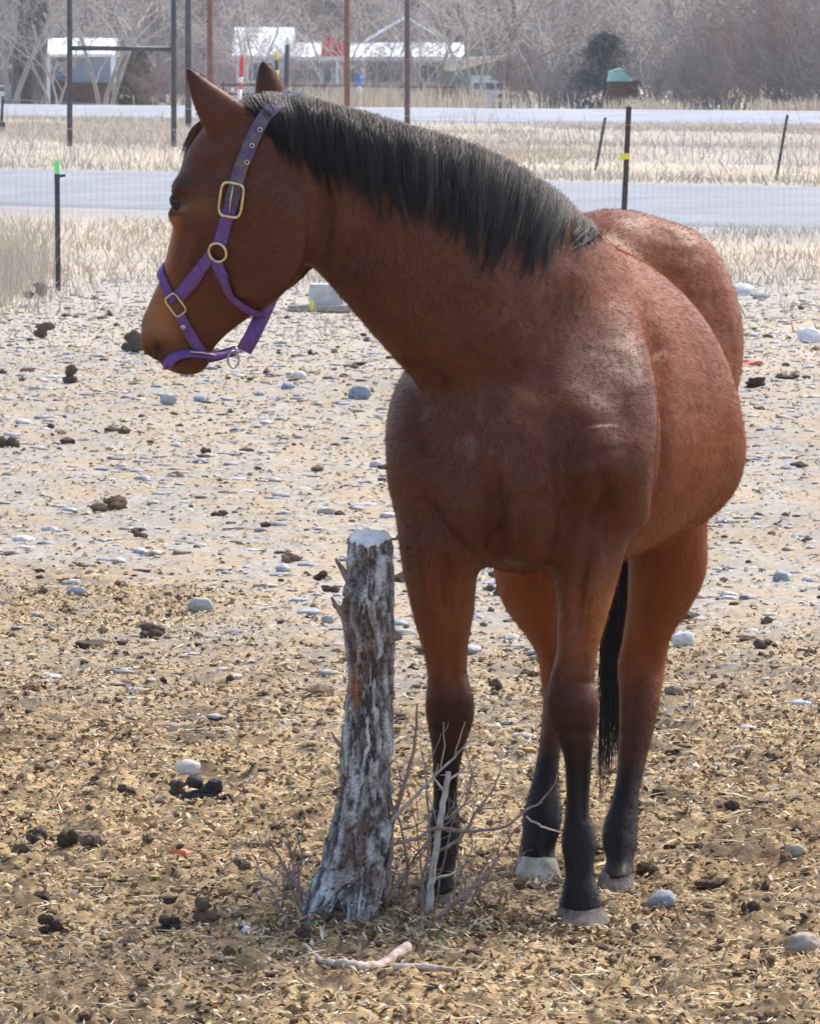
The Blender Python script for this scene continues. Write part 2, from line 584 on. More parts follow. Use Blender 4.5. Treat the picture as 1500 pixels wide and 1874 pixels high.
m_grass = tint_mat('dry_grass', rough=0.8, spec=0.2)
VERGE = [(.62, .52, .39), (.55, .45, .33), (.66, .58, .46), (.48, .40, .32), (.58, .49, .38)]
STRAW = [(.60, .47, .28), (.52, .40, .23), (.66, .56, .38), (.46, .34, .20), (.58, .44, .30)]
x, y = wedge(26000, 40, 76, 1.0, .08)
k = RNG.random(len(x)) < np.clip(sstep(40, 54, y) * (.25 + .9 * sstep(.45, .62, fbm(x * .5, y * .18, None, 3, 91))) * (1.0 + 1.2 * (x < -2.6)), 0, 1) * ((y + KT * x) < 77)
o = grass('dry_turf', x[k], y[k], (.04, .15), (.006, .016), VERGE, m_grass, .7)
tag(o, 'pale dry turf along the wire fence', 'grass', kind='stuff')
x = RNG.normal(-3.35, .20, 1300); y = RNG.uniform(47, 58, 1300)
o = grass('tall_dry_grass', x, y, (.15, .75), (.004, .010), VERGE, m_grass, .3)
tag(o, 'tall pale dry grass beside the green-tipped post at the left edge', 'grass', kind='stuff')
x, y = wedge(130000, 84, 232, .8, .08)
t_ = y + KT * x
patch_ = fbm(x * .16, t_ * .10, None, 3, 92)
k = (t_ > 92.5) & (t_ < 204.5) & (RNG.random(len(x)) < .10 + .9 * sstep(.46, .60, patch_) + .6 * sstep(104, 96, t_))
o = grass('verge_grass', x[k], y[k], (.05, .24), (.008, .024), VERGE, m_grass, .7, 0)
tag(o, 'pale dry grass on the bank between lane and highway', 'grass', kind='stuff')
x = RNG.uniform(-20, 20, 9000); t_ = RNG.uniform(222.5, 227, 9000); y = t_ - KT * x
k = (np.abs(x / y) < .085) & (RNG.random(9000) < .06 + .94 * sstep(.50, .60, fbm(x * .5, y * .1, None, 2, 93))) & ((x > 4.2) | (RNG.random(9000) < .12))
o = grass('roadside_grass', x[k], y[k], (.08, .55), (.02, .06), VERGE, m_grass, .3, 0)
tag(o, 'bleached grass along the far edge of the highway', 'grass', kind='stuff')
# grey dead weed stalks scattered over the bank
x, y = wedge(5000, 90, 215, .8, .08); t_ = y + KT * x
k = (t_ > 94) & (t_ < 203) & (RNG.random(len(x)) < sstep(.5, .62, fbm(x * .3, t_ * .12, None, 3, 97)))
o = grass('dead_weeds', x[k], y[k], (.15, .7), (.008, .02), [(.42, .36, .33), (.34, .29, .27), (.50, .43, .37)], m_grass, .35, 0)
tag(o, 'grey dead weed stalks scattered over the bank', 'weeds', kind='stuff')

# hay trodden up round the hooves, stump and shrub foot
hx, hy, hz = [], [], []
for (cx, cy, sg, n) in [(*_cx[0], .10, 900), (*_cx[1], .10, 800), (*_cx[2], .09, 700), (*_cx[3], .09, 800), (_cx[4][0], _cx[4][1] - .08, .16, 1500), (_cx[4][0] + .2, _cx[4][1] - .06, .14, 900)]:
    a = RNG.normal(0, sg, (n, 2)); hx.append(cx + a[:, 0]); hy.append(cy - .03 + a[:, 1])
hx = np.concatenate(hx); hy = np.concatenate(hy); n = len(hx)
a = RNG.uniform(0, 6.28, n); L = RNG.uniform(.010, .04, n) / 2; W = RNG.uniform(.003, .010, n) / 2
c = np.stack([hx, hy, tz(hx, hy) + relief(hx, hy) + RNG.uniform(0, .018, n)], -1)
d = np.stack([np.cos(a), np.sin(a), RNG.normal(0, .5, n)], -1) * L[:, None]; s_ = np.stack([-np.sin(a), np.cos(a), RNG.normal(0, .5, n)], -1) * W[:, None]
V = np.stack([c - d, c + s_, c + d, c - s_], 1).reshape(-1, 3); k = np.arange(n)[:, None] * 4
o = mesh_np('loose_hay', V, np.vstack([k + [[0, 3, 1]], k + [[1, 3, 2]]]), m_litter, None, False, np.repeat(np.array(TAN)[RNG.integers(0, len(TAN), n)] * RNG.uniform(.7, 1.2, (n, 1)), 4, 0))
tag(o, 'loose hay trodden up round the hooves and stump foot', 'hay litter', kind='stuff')
# ================================================================ the horse
VS = 0.006            # voxel of the distance field the body is grown from
BAND = 10


def loft(stations, sub=5, n=36, power=2.0):
    """stations: rows of centre(3), U(3), V(3), taper. Returns a closed tube of quads and end fans."""
    A = catmull(np.array(stations, float), sub)
    a = np.arange(n) * 2 * math.pi / n
    ca, sa = np.cos(a), np.sin(a)
    e = 2.0 / power
    cu = np.sign(ca) * np.abs(ca) ** e; cv = np.sign(sa) * np.abs(sa) ** e
    C, U, V, tp = A[:, 0:3], A[:, 3:6], A[:, 6:9], A[:, 9]
    R = C[:, None] + cu[None, :, None] * U[:, None] + (cv[None, :] * (1 + tp[:, None] * cu[None, :]))[..., None] * V[:, None]
    # rounded ends
    rows = [R]
    m = len(C)

    def endcap(i, j, first):
        ax = C[i] - C[j]; ax = ax / (np.linalg.norm(ax) + 1e-9)
        r = 0.55 * min(np.linalg.norm(U[i]), np.linalg.norm(V[i]))
        caps = []
        for q in (0.35, 0.65, 0.88, 0.98):
            s = math.sqrt(1 - q * q)
            caps.append(C[i] + (R[i] - C[i]) * s + ax * r * q)
        return caps[::-1] if first else caps
    R = np.concatenate([np.array(endcap(0, 1, True)), R, np.array(endcap(m - 1, m - 2, False))])
    m = len(R)
    v = R.reshape(-1, 3)
    i = np.arange(m - 1)[:, None] * n; j = np.arange(n)[None, :]; k = (j + 1) % n
    f = np.stack([i + j, i + k, i + n + k, i + n + j], -1).reshape(-1, 4)
    t1 = np.stack([np.zeros(n - 2, int), np.arange(2, n), np.arange(1, n - 1)], -1)
    t2 = np.stack([np.zeros(n - 2, int), np.arange(1, n - 1), np.arange(2, n)], -1) + (m - 1) * n
    return v, f, np.vstack([t1, t2])


def blob(c, ax, n=24):
    """ellipsoid with semi-axis vectors ax"""
    c = np.array(c, float); ax = np.array(ax, float)
    rows = []
    for i in range(1, n // 2):
        th = math.pi * i / (n // 2)
        a = np.arange(n) * 2 * math.pi / n
        rows.append(c + math.cos(th) * ax[2] + math.sin(th) * (np.cos(a)[:, None] * ax[0] + np.sin(a)[:, None] * ax[1]))
    v = np.vstack(rows)
    m = len(rows)
    i = np.arange(m - 1)[:, None] * n; j = np.arange(n)[None, :]; k = (j + 1) % n
    f = np.stack([i + j, i + k, i + n + k, i + n + j], -1).reshape(-1, 4)
    v = np.vstack([v, c + ax[2], c - ax[2]])
    N = m * n
    jj = np.arange(n); kk = (jj + 1) % n
    t = np.vstack([np.stack([np.full(n, N), kk, jj], -1), np.stack([np.full(n, N + 1), (m - 1) * n + jj, (m - 1) * n + kk], -1)])
    return v, f, t


YAW = math.radians(13)
LAT = np.array([math.cos(YAW), -math.sin(YAW), 0.0])      # towards the horse's left (right in the picture)
BACK = np.array([math.sin(YAW), math.cos(YAW), 0.0])
UPV = np.array([0, 0, 1.0])


def st_torso(dep, X, zt, zb, hw, tp):
    c = np.array([X, D0 + dep, (zt + zb) / 2])
    return [*c, *(UPV * (zt - zb) / 2), *(LAT * hw), tp]


def st_leg(xl, xr, y, dep, hd, tp=0.0):
    a, b = np.array(H(xl, y, dep)), np.array(H(xr, y, dep))
    c = (a + b) / 2
    return [*c, *((b - a) / 2), *(np.array([0, hd, 0])), tp]


def st_two(p1, d1, p2, d2, hw, axis, tp=0.0):
    """section spanned by two photo points (profile side and under side) with a half thickness across"""
    a, b = np.array(H(*p1, d1)), np.array(H(*p2, d2))
    u = (a - b) / 2
    v = np.cross(u, axis); v = v / np.linalg.norm(v) * hw
    return [*((a + b) / 2), *u, *v, tp]


PARTS = []      # (verts, quads, tris, blend, sign)


def add_part(vft, k=0.03, sign=1): PARTS.append((*vft, k, sign))


# trunk, from the breast to the buttocks
add_part(loft([
    st_torso(-0.025, 0.205, 1.10, 0.83, 0.11, 0.0),
    st_torso(0.03, 0.210, 1.19, 0.785, 0.19, 0.0),
    st_torso(0.12, 0.222, 1.27, 0.755, 0.245, -0.05),
    st_torso(0.25, 0.250, 1.37, 0.735, 0.272, -0.12),
    st_torso(0.42, 0.305, 1.478, 0.722, 0.285, -0.30),
    st_torso(0.60, 0.350, 1.462, 0.715, 0.328, -0.22),
    st_torso(0.78, 0.390, 1.440, 0.725, 0.362, -0.14),
    st_torso(0.93, 0.428, 1.448, 0.745, 0.315, -0.52),
    st_torso(1.02, 0.452, 1.492, 0.790, 0.285, -0.30),
    st_torso(1.10, 0.472, 1.512, 0.830, 0.285, 0.0),
    st_torso(1.22, 0.488, 1.490, 0.890, 0.270, 0.05),
    st_torso(1.36, 0.500, 1.390, 0.960, 0.205, 0.05),
    st_torso(1.44, 0.505, 1.290, 1.030, 0.120, 0.0)], n=48), 0.0)
# hips and quarters
for sg in (1, -1):
    c = np.array([0.474, D0 + 1.12, 1.20]) + LAT * sg * 0.150
    add_part(blob(c, [LAT * 0.138, BACK * 0.19, UPV * 0.26]), 0.06)
    c = np.array([0.495, D0 + 1.24, 1.12]) + LAT * sg * 0.12
    add_part(blob(c, [LAT * 0.12, BACK * 0.17, UPV * 0.26]), 0.05)
# neck
NAX = np.array(H(1000, 600, .25)) - np.array(H(560, 320, -.10))
neck_st = [
    st_two((1118, 470), .50, (880, 830), .06, .150, NAX, -0.25),
    st_two((1062, 398), .36, (812, 735), .02, .158, NAX, -0.25),
    st_two((960, 312), .20, (732, 655), -.03, .135, NAX, -0.22),
    st_two((850, 262), .08, (662, 580), -.07, .115, NAX, -0.15),
    st_two((745, 232), -.01, (606, 520), -.10, .100, NAX, -0.05),
    st_two((640, 202), -.06, (570, 480), -.12, .090, NAX, 0.0),
    st_two((545, 178), -.09, (520, 430), -.12, .082, NAX, 0.0)]
add_part(loft(neck_st, n=40), 0.055)
# head
HAX = np.array(H(520, 210, -.10)) - np.array(H(315, 640, .06))
head_st = [
    st_two((470, 178), -.105, (590, 300), -.11, .070, HAX, 0.0),
    st_two((405, 196), -.085, (578, 370), -.11, .088, HAX, 0.05),
    st_two((352, 262), -.06, (562, 440), -.105, .098, HAX, 0.10),
    st_two((326, 332), -.04, (548, 496), -.085, .096, HAX, 0.16),
    st_two((324, 395), -.02, (508, 548), -.06, .084, HAX, 0.22),
    st_two((312, 450), .0, (455, 582), -.035, .068, HAX, 0.22),
    st_two((296, 505), .015, (415, 612), -.01, .056, HAX, 0.15),
    st_two((275, 552), .03, (392, 636), .01, .052, HAX, 0.10),
    st_two((260, 590), .04, (384, 656), .025, .052, HAX, 0.0),
    st_two((266, 628), .05, (378, 670), .035, .047, HAX, -0.05),
    st_two((292, 658), .06, (356, 678), .05, .034, HAX, 0.0)]
add_part(loft(head_st, n=40), 0.03)
HU = np.array(head_st[4][6:9]); HU = HU / np.linalg.norm(HU)      # across the head
if HU[1] > 0: HU = -HU                                            # towards the camera
HF = np.array(head_st[4][3:6]); HF = HF / np.linalg.norm(HF)      # towards the face profile
HA = HAX / np.linalg.norm(HAX)                                    # up the head
# cheek, jaw branch, brow, crest of the face, nostril wing, chin
CH = np.array(H(484, 432, -.09))
add_part(blob(CH + HU * 0.055, [HU * 0.030, HF * 0.112, HA * 0.125]), 0.03)
add_part(blob(CH - HU * 0.055, [HU * 0.030, HF * 0.112, HA * 0.125]), 0.03)
EYE = np.array(H(343, 360, -.03))
for sg in (1, -1):
    e = EYE + (HU * 0.062 if sg > 0 else HU * -0.082)
    add_part(blob(e + HA * 0.028 + HF * 0.004, [HU * 0.026, HF * 0.024, HA * 0.026]), 0.022)
    add_part(blob(e - HA * 0.028 - HF * 0.012, [HU * 0.018, HF * 0.022, HA * 0.018]), 0.02)
    add_part(loft([[*(e - HF * 0.04 - HA * 0.02 - HU * sg * 0.008), *(HF * 0.016), *(HU * 0.012), 0],
                   [*(e - HF * 0.052 - HA * 0.11 - HU * sg * 0.018), *(HF * 0.012), *(HU * 0.010), 0],
                   [*(e - HF * 0.050 - HA * 0.19 - HU * sg * 0.032), *(HF * 0.008), *(HU * 0.008), 0]]), 0.022)
    nn = np.array(H(292, 622, .045)) + HU * sg * 0.040
    add_part(blob(nn, [HU * 0.018, HF * 0.030, HA * 0.034]), 0.022)
add_part(blob(np.array(H(350, 660, .045)), [HU * 0.030, HF * 0.030, HA * 0.020]), 0.02)
# ears


def ear(pts, HUe, k=0.012):
    st = []
    for (l, r, d, th) in pts:
        a, b = np.array(H(*l, d)), np.array(H(*r, d))
        u = (b - a) / 2
        st.append([*((a + b) / 2), *u, *(np.array([0.0, 1, 0]) * th), 0.0])
    add_part(loft(st, n=24), k)


ear([((392, 268), (470, 222), -.125, .036), ((372, 232), (448, 192), -.135, .034), ((357, 202), (424, 176), -.14, .028),
     ((346, 167), (393, 154), -.138, .02), ((339, 138), (364, 133), -.134, .012), ((337, 122), (343, 119), -.13, .005)], HU)
ear([((462, 205), (536, 205), .03, .032), ((466, 172), (524, 170), .035, .030), ((468, 148), (513, 144), .038, .024),
     ((472, 126), (500, 124), .04, .015), ((476, 112), (487, 111), .04, .006)], HU)
# shoulders and upper arm
for sg, x0 in ((1, 0), (-1, 0)):
    b0 = np.array([0.285, D0 + .36, 1.30]) + LAT * sg * 0.115
    b1 = np.array([0.250, D0 + .22, 1.14]) + LAT * sg * 0.195
    b2 = np.array([0.235, D0 + .10, 0.97]) + LAT * sg * 0.195
    b3 = np.array([0.250, D0 + .20, 0.86]) + LAT * sg * 0.190
    add_part(loft([[*b0, *(BACK * .11), *(LAT * .075), 0], [*b1, *(BACK * .13), *(LAT * .088), 0],
                   [*b2, *(BACK * .13), *(LAT * .092), 0], [*b3, *(BACK * .12), *(LAT * .082), 0]]), 0.05)
# breast muscles
add_part(blob(H(845, 930, .035), [LAT * .085, BACK * .085, UPV * .125]), 0.04)
add_part(blob(H(978, 930, .03), [LAT * .085, BACK * .085, UPV * .125]), 0.04)
add_part(blob(H(900, 800, .03), [LAT * .13, BACK * .085, UPV * .13]), 0.05)
# fore legs
LF = [(1012, 1188, 870, .17, .13), (1004, 1158, 950, .15, .12), (1010, 1138, 1030, .12, .10), (1019, 1117, 1105, .10, .084),
      (1018, 1095, 1185, .08, .066), (1005, 1088, 1242, .06, .056), (1000, 1095, 1285, .05, .057), (1006, 1093, 1328, .052, .050),
      (1025, 1085, 1368, .055, .041), (1035, 1080, 1420, .06, .036), (1035, 1077, 1485, .06, .037), (1027, 1092, 1538, .055, .046),
      (1031, 1088, 1572, .04, .040), (1033, 1086, 1600, .03, .035), (1027, 1095, 1635, .015, .043), (1021, 1104, 1660, .01, .052)]
RF = [(738, 905, 870, .10, .12), (728, 895, 950, .11, .115), (737, 872, 1045, .12, .10), (752, 867, 1110, .13, .085),
      (767, 859, 1170, .14, .068), (781, 855, 1228, .15, .058), (778, 867, 1280, .15, .057), (781, 865, 1320, .155, .052),
      (789, 849, 1368, .17, .041), (793, 838, 1420, .18, .036), (793, 836, 1470, .19, .037), (783, 842, 1518, .19, .045),
      (787, 838, 1556, .175, .039), (785, 834, 1582, .165, .035), (772, 831, 1612, .15, .043), (764, 832, 1632, .15, .052)]
LH = [(1150, 1308, 850, 1.03, .17), (1150, 1294, 950, 1.05, .16), (1150, 1291, 1045, 1.10, .13), (1147, 1264, 1108, 1.15, .10),
      (1139, 1229, 1163, 1.2, .078), (1130, 1217, 1213, 1.23, .072), (1132, 1210, 1262, 1.2, .062), (1133, 1197, 1328, 1.15, .047),
      (1129, 1180, 1400, 1.1, .041), (1120, 1168, 1460, 1.05, .041), (1102, 1167, 1520, 1.0, .050), (1103, 1164, 1550, .97, .046),
      (1108, 1158, 1575, .94, .040), (1096, 1158, 1602, .91, .050)]
RH = [(905, 1090, 880, .97, .16), (902, 1065, 990, 1.0, .14), (904, 1052, 1055, 1.05, .12), (924, 1042, 1112, 1.1, .10),
      (961, 1034, 1163, 1.17, .082), (984, 1038, 1205, 1.22, .072), (990, 1042, 1250, 1.22, .062), (992, 1032, 1310, 1.17, .048),
      (985, 1023, 1370, 1.13, .041), (973, 1021, 1430, 1.1, .041), (957, 1026, 1488, 1.05, .050), (955, 1023, 1525, 1.03, .048),
      (949, 1014, 1555, 1.02, .045), (945, 1018, 1580, 1.0, .050)]
for leg in (LF, RF, LH, RH):
    add_part(loft([st_leg(*s) for s in leg], n=32), 0.05 if leg in (LF, RF) else 0.055)
# carpal bones, fetlock ergots and hock points
add_part(blob(H(1047, 1290, .10), [LAT * .024, BACK * .035, UPV * .030]), 0.02)
add_part(blob(H(823, 1285, .20), [LAT * .024, BACK * .035, UPV * .030]), 0.02)
add_part(blob(H(1174, 1195, 1.29), [LAT * .024, BACK * .030, UPV * .050]), 0.03)
add_part(blob(H(1012, 1192, 1.28), [LAT * .024, BACK * .030, UPV * .050]), 0.03)
# grooves cut into the surface: breast crease, jugular groove, shoulder edge, forearm furrows, eye sockets, nostrils, mouth


def groove(pts, r, k=0.02):
    st = []
    for i, q in enumerate(pts):
        rr = r[i] if isinstance(r, (list, tuple)) else r
        st.append([*np.array(H(*q)), *(np.array([rr, 0, 0])), *(np.array([0, rr, 0])), 0])
    add_part(loft(st, n=12), k, -1)


groove([(842, 1000, -.045), (862, 1040, -.03), (880, 1070, .0)], [.008, .014, .014], 0.025)
groove([(1005, 980, -.06), (1022, 1020, -.02), (1010, 1060, .02)], [.010, .016, .016], 0.025)
for sg in (1, -1):
    n0 = np.array(H(287, 640, .05)) + HU * sg * 0.058
    add_part(blob(n0, [HU * 0.022, (HF * .6 - HA * .4) * 0.012, (HA + HF * .35) * 0.018]), 0.008, -1)
    e = EYE + (HU * 0.095 if sg > 0 else HU * -0.115)
    add_part(blob(e, [HU * 0.016, HF * 0.020, HA * 0.014]), 0.012, -1)
mo = [np.array(H(298, 668, .05)), np.array(H(330, 652, .04)), np.array(H(358, 640, .03))]
add_part(loft([[*(q + HU * 0.043), *(HU * 0.008), *(HA * 0.003), 0] for q in mo], n=10), 0.006, -1)


def grow_body():
    lo = np.array([-0.62, D0 - 0.40, -0.10]); hi = np.array([0.90, D0 + 1.62, 1.98])
    i0 = np.floor(lo / VS).astype(int); i1 = np.ceil(hi / VS).astype(int)
    big = VS * BAND
    D = np.full(tuple(i1 - i0), big, dtype=np.float32)
    import openvdb as vdb
    xf = vdb.createLinearTransform(voxelSize=VS)
    for v, f, t, k, sign in PARTS:
        g = vdb.FloatGrid.createLevelSetFromPolygons(np.ascontiguousarray(v, dtype=np.float32), triangles=np.ascontiguousarray(t, dtype=np.uint32),
                                                     quads=np.ascontiguousarray(f, dtype=np.uint32), transform=xf, halfWidth=float(BAND))
        a = np.maximum(np.floor(v.min(0) / VS).astype(int) - BAND - 2, i0)
        b = np.minimum(np.ceil(v.max(0) / VS).astype(int) + BAND + 3, i1)
        A = np.full(tuple(b - a), big, dtype=np.float32)
        g.copyToArray(A, ijk=tuple(int(q) for q in a))
        s = tuple(slice(int(p), int(q)) for p, q in zip(a - i0, b - i0))
        B = D[s]
        if sign > 0:
            if k > 0:
                h = np.maximum(k - np.abs(A - B), 0) / k
                D[s] = np.minimum(A, B) - h * h * k * 0.25
            else:
                D[s] = np.minimum(A, B)
        else:
            h = np.maximum(k - np.abs(-A - B), 0) / k
            D[s] = np.maximum(-A, B) + h * h * k * 0.25
    # a light blur takes out the faceting of the joins
    for ax in range(3):
        D[(slice(None),) * ax + (slice(1, -1),)] = 0.25 * np.roll(D, 1, ax)[(slice(None),) * ax + (slice(1, -1),)] + 0.5 * D[(slice(None),) * ax + (slice(1, -1),)] + 0.25 * np.roll(D, -1, ax)[(slice(None),) * ax + (slice(1, -1),)]
    g = vdb.FloatGrid(big)
    g.copyFromArray(D, ijk=tuple(int(q) for q in i0))
    g.transform = xf
    pts, quads = g.convertToQuads(isovalue=0.0)
    return np.array(pts, dtype=np.float64), np.array(quads, dtype=np.int64)[:, ::-1]


HV, HQ = grow_body()


def vert_normals(V, Q):
    fn = np.cross(V[Q[:, 2]] - V[Q[:, 0]], V[Q[:, 3]] - V[Q[:, 1]])
    N = np.zeros_like(V)
    for c in range(4): np.add.at(N, Q[:, c], fn)
    return N / (np.linalg.norm(N, axis=1, keepdims=True) + 1e-12)


HN = vert_normals(HV, HQ)
if np.mean(np.sum(HN * (HV - HV.mean(0)), 1)) < 0:
    HQ = HQ[:, ::-1].copy(); HN = -HN
# slow unevenness of hide and muscle
_m = (fbm(HV[:, 0] * 14, HV[:, 1] * 14, HV[:, 2] * 14, 3, 5) - 0.5)
HV = HV + HN * (_m * 0.005)[:, None]
# modelled-in relief: strokes along photo lines, pushed in (-) or out (+) on the side facing the lens
STROKES = [
    ([(1158, 520), (1180, 570), (1203, 640), (1211, 760), (1205, 860), (1165, 945)], 15, -.026, (.25, .9)),
    ([(1125, 530), (1150, 580), (1172, 660), (1178, 780), (1168, 860), (1130, 930)], 30, .016, (-.1, .6)),
    ([(722, 652), (790, 700), (850, 735)], 18, -.020, (-.3, .5)),
    ([(1075, 500), (1015, 610), (965, 710), (930, 790)], 34, -.018, (-.3, .6)),
    ([(880, 560), (930, 640), (955, 700)], 50, .012, (-.3, .5)),
    ([(903, 860), (906, 940), (907, 1035)], 20, -.020, (-.3, .5)),
    ([(765, 890), (800, 965), (850, 1012), (882, 1040)], 18, -.018, (-.3, .5)),
    ([(1045, 890), (1036, 980), (1012, 1045)], 18, -.018, (-.3, .5)),
    ([(1095, 850), (1112, 910), (1085, 985)], 14, -.014, (-.3, .4)),
    ([(750, 800), (765, 870)], 42, .014, (-.3, .5)),
    ([(1075, 770), (1090, 850)], 46, .016, (-.3, .5)),
    ([(850, 900), (862, 985)], 34, .009, (-.3, .5)),
    ([(965, 900), (968, 985)], 36, .009, (-.3, .5)),
    ([(1078, 985), (1062, 1070), (1056, 1160)], 11, -.009, (-.3, .4)),
    ([(1092, 1000), (1085, 1080)], 16, .008, (-.3, .4)),
    ([(806, 985), (820, 1070), (824, 1160)], 11, -.009, (-.3, .4)),
    ([(770, 1000), (785, 1090)], 16, .008, (-.3, .4)),
    ([(1032, 1290), (1064, 1290)], 16, .007, (-.3, .3)),
    ([(806, 1284), (838, 1284)], 16, .007, (-.3, .3)),
    ([(1005, 1342), (1090, 1342)], 9, -.006, (-.3, .3)),
    ([(782, 1334), (864, 1334)], 9, -.006, (-.3, .3)),
    ([(1008, 1246), (1088, 1250)], 9, -.005, (-.3, .3)),
    ([(1069, 1385), (1067, 1500)], 6, -.006, (-.3, .3)),
    ([(828, 1385), (826, 1480)], 6, -.006, (-.3, .3)),
    ([(1190, 1040), (1180, 1120), (1176, 1180)], 12, -.008, (.7, 1.4)),
    ([(980, 1060), (1000, 1130)], 12, -.008, (.7, 1.4)),
    # head
    ([(375, 405), (352, 462), (338, 505)], 9, .006, (-.4, .3)),
    ([(392, 410), (372, 470), (358, 512)], 10, -.005, (-.4, .3)),
    ([(606, 330), (598, 420), (578, 488)], 15, -.020, (-.4, .3)),
    ([(560, 330), (566, 420), (540, 490), (500, 535)], 16, .007, (-.4, .3)),
    ([(376, 318), (392, 305)], 16, -.011, (-.4, .3)),
    ([(400, 355), (440, 330)], 12, .005, (-.4, .3)),
    ([(316, 352), (330, 343), (350, 348), (364, 362)], 7, .010, (-.4, .3)),
    ([(326, 379), (342, 383), (360, 374)], 6, .006, (-.4, .3)),
    ([(278, 622), (286, 634), (292, 652)], 8, -.016, (-.4, .3)),
    ([(266, 612), (280, 604), (296, 616), (302, 640)], 6, .005, (-.4, .3)),
    ([(300, 668), (330, 656), (364, 648)], 4, -.006, (-.4, .3)),
    ([(455, 470), (430, 520), (400, 560)], 14, -.006, (-.4, .3)),
    ([(690, 440), (640, 480), (610, 500)], 22, -.012, (-.4, .3)),
    ([(420, 240), (445, 290), (470, 320)], 14, .006, (-.4, .3)),
]


def seg_dist(x, y, pts):
    d = np.full(len(x), 1e9); s = np.zeros(len(x))
    ln = [math.hypot(b[0] - a[0], b[1] - a[1]) for a, b in zip(pts[:-1], pts[1:])]
    acc = 0.0
    for ((x0, y0), (x1, y1)), l in zip(zip(pts[:-1], pts[1:]), ln):
        dx, dy = x1 - x0, y1 - y0
        t = np.clip(((x - x0) * dx + (y - y0) * dy) / (dx * dx + dy * dy), 0, 1)
        q = np.hypot(x - x0 - t * dx, y - y0 - t * dy)
        s = np.where(q < d, (acc + t * l) / sum(ln), s); d = np.minimum(d, q); acc += l
    return d, np.clip(np.minimum(s, 1 - s) / .28, .12 if len(pts) > 2 else .8, 1)      # strokes fade out at their ends


_x, _y = to_px(HV); _dep = HV[:, 1] - D0
_face = sstep(.10, -.35, HN[:, 1])
for pts, r, amp, (d0, d1) in STROKES:
    sd_, fade_ = seg_dist(_x, _y, pts)
    w = np.exp(-(sd_ / r) ** 2) * fade_ * _face * (1.5 if min(q[1] for q in pts) > 760 and max(q[1] for q in pts) < 1200 and d1 < .55 else 1.0) * ((_dep > d0) & (_dep < d1))
    HV = HV + HN * (amp * w)[:, None]
HN = vert_normals(HV, HQ)
BODY = BVHTree.FromPolygons([tuple(p) for p in HV], [tuple(int(i) for i in q) for q in HQ])


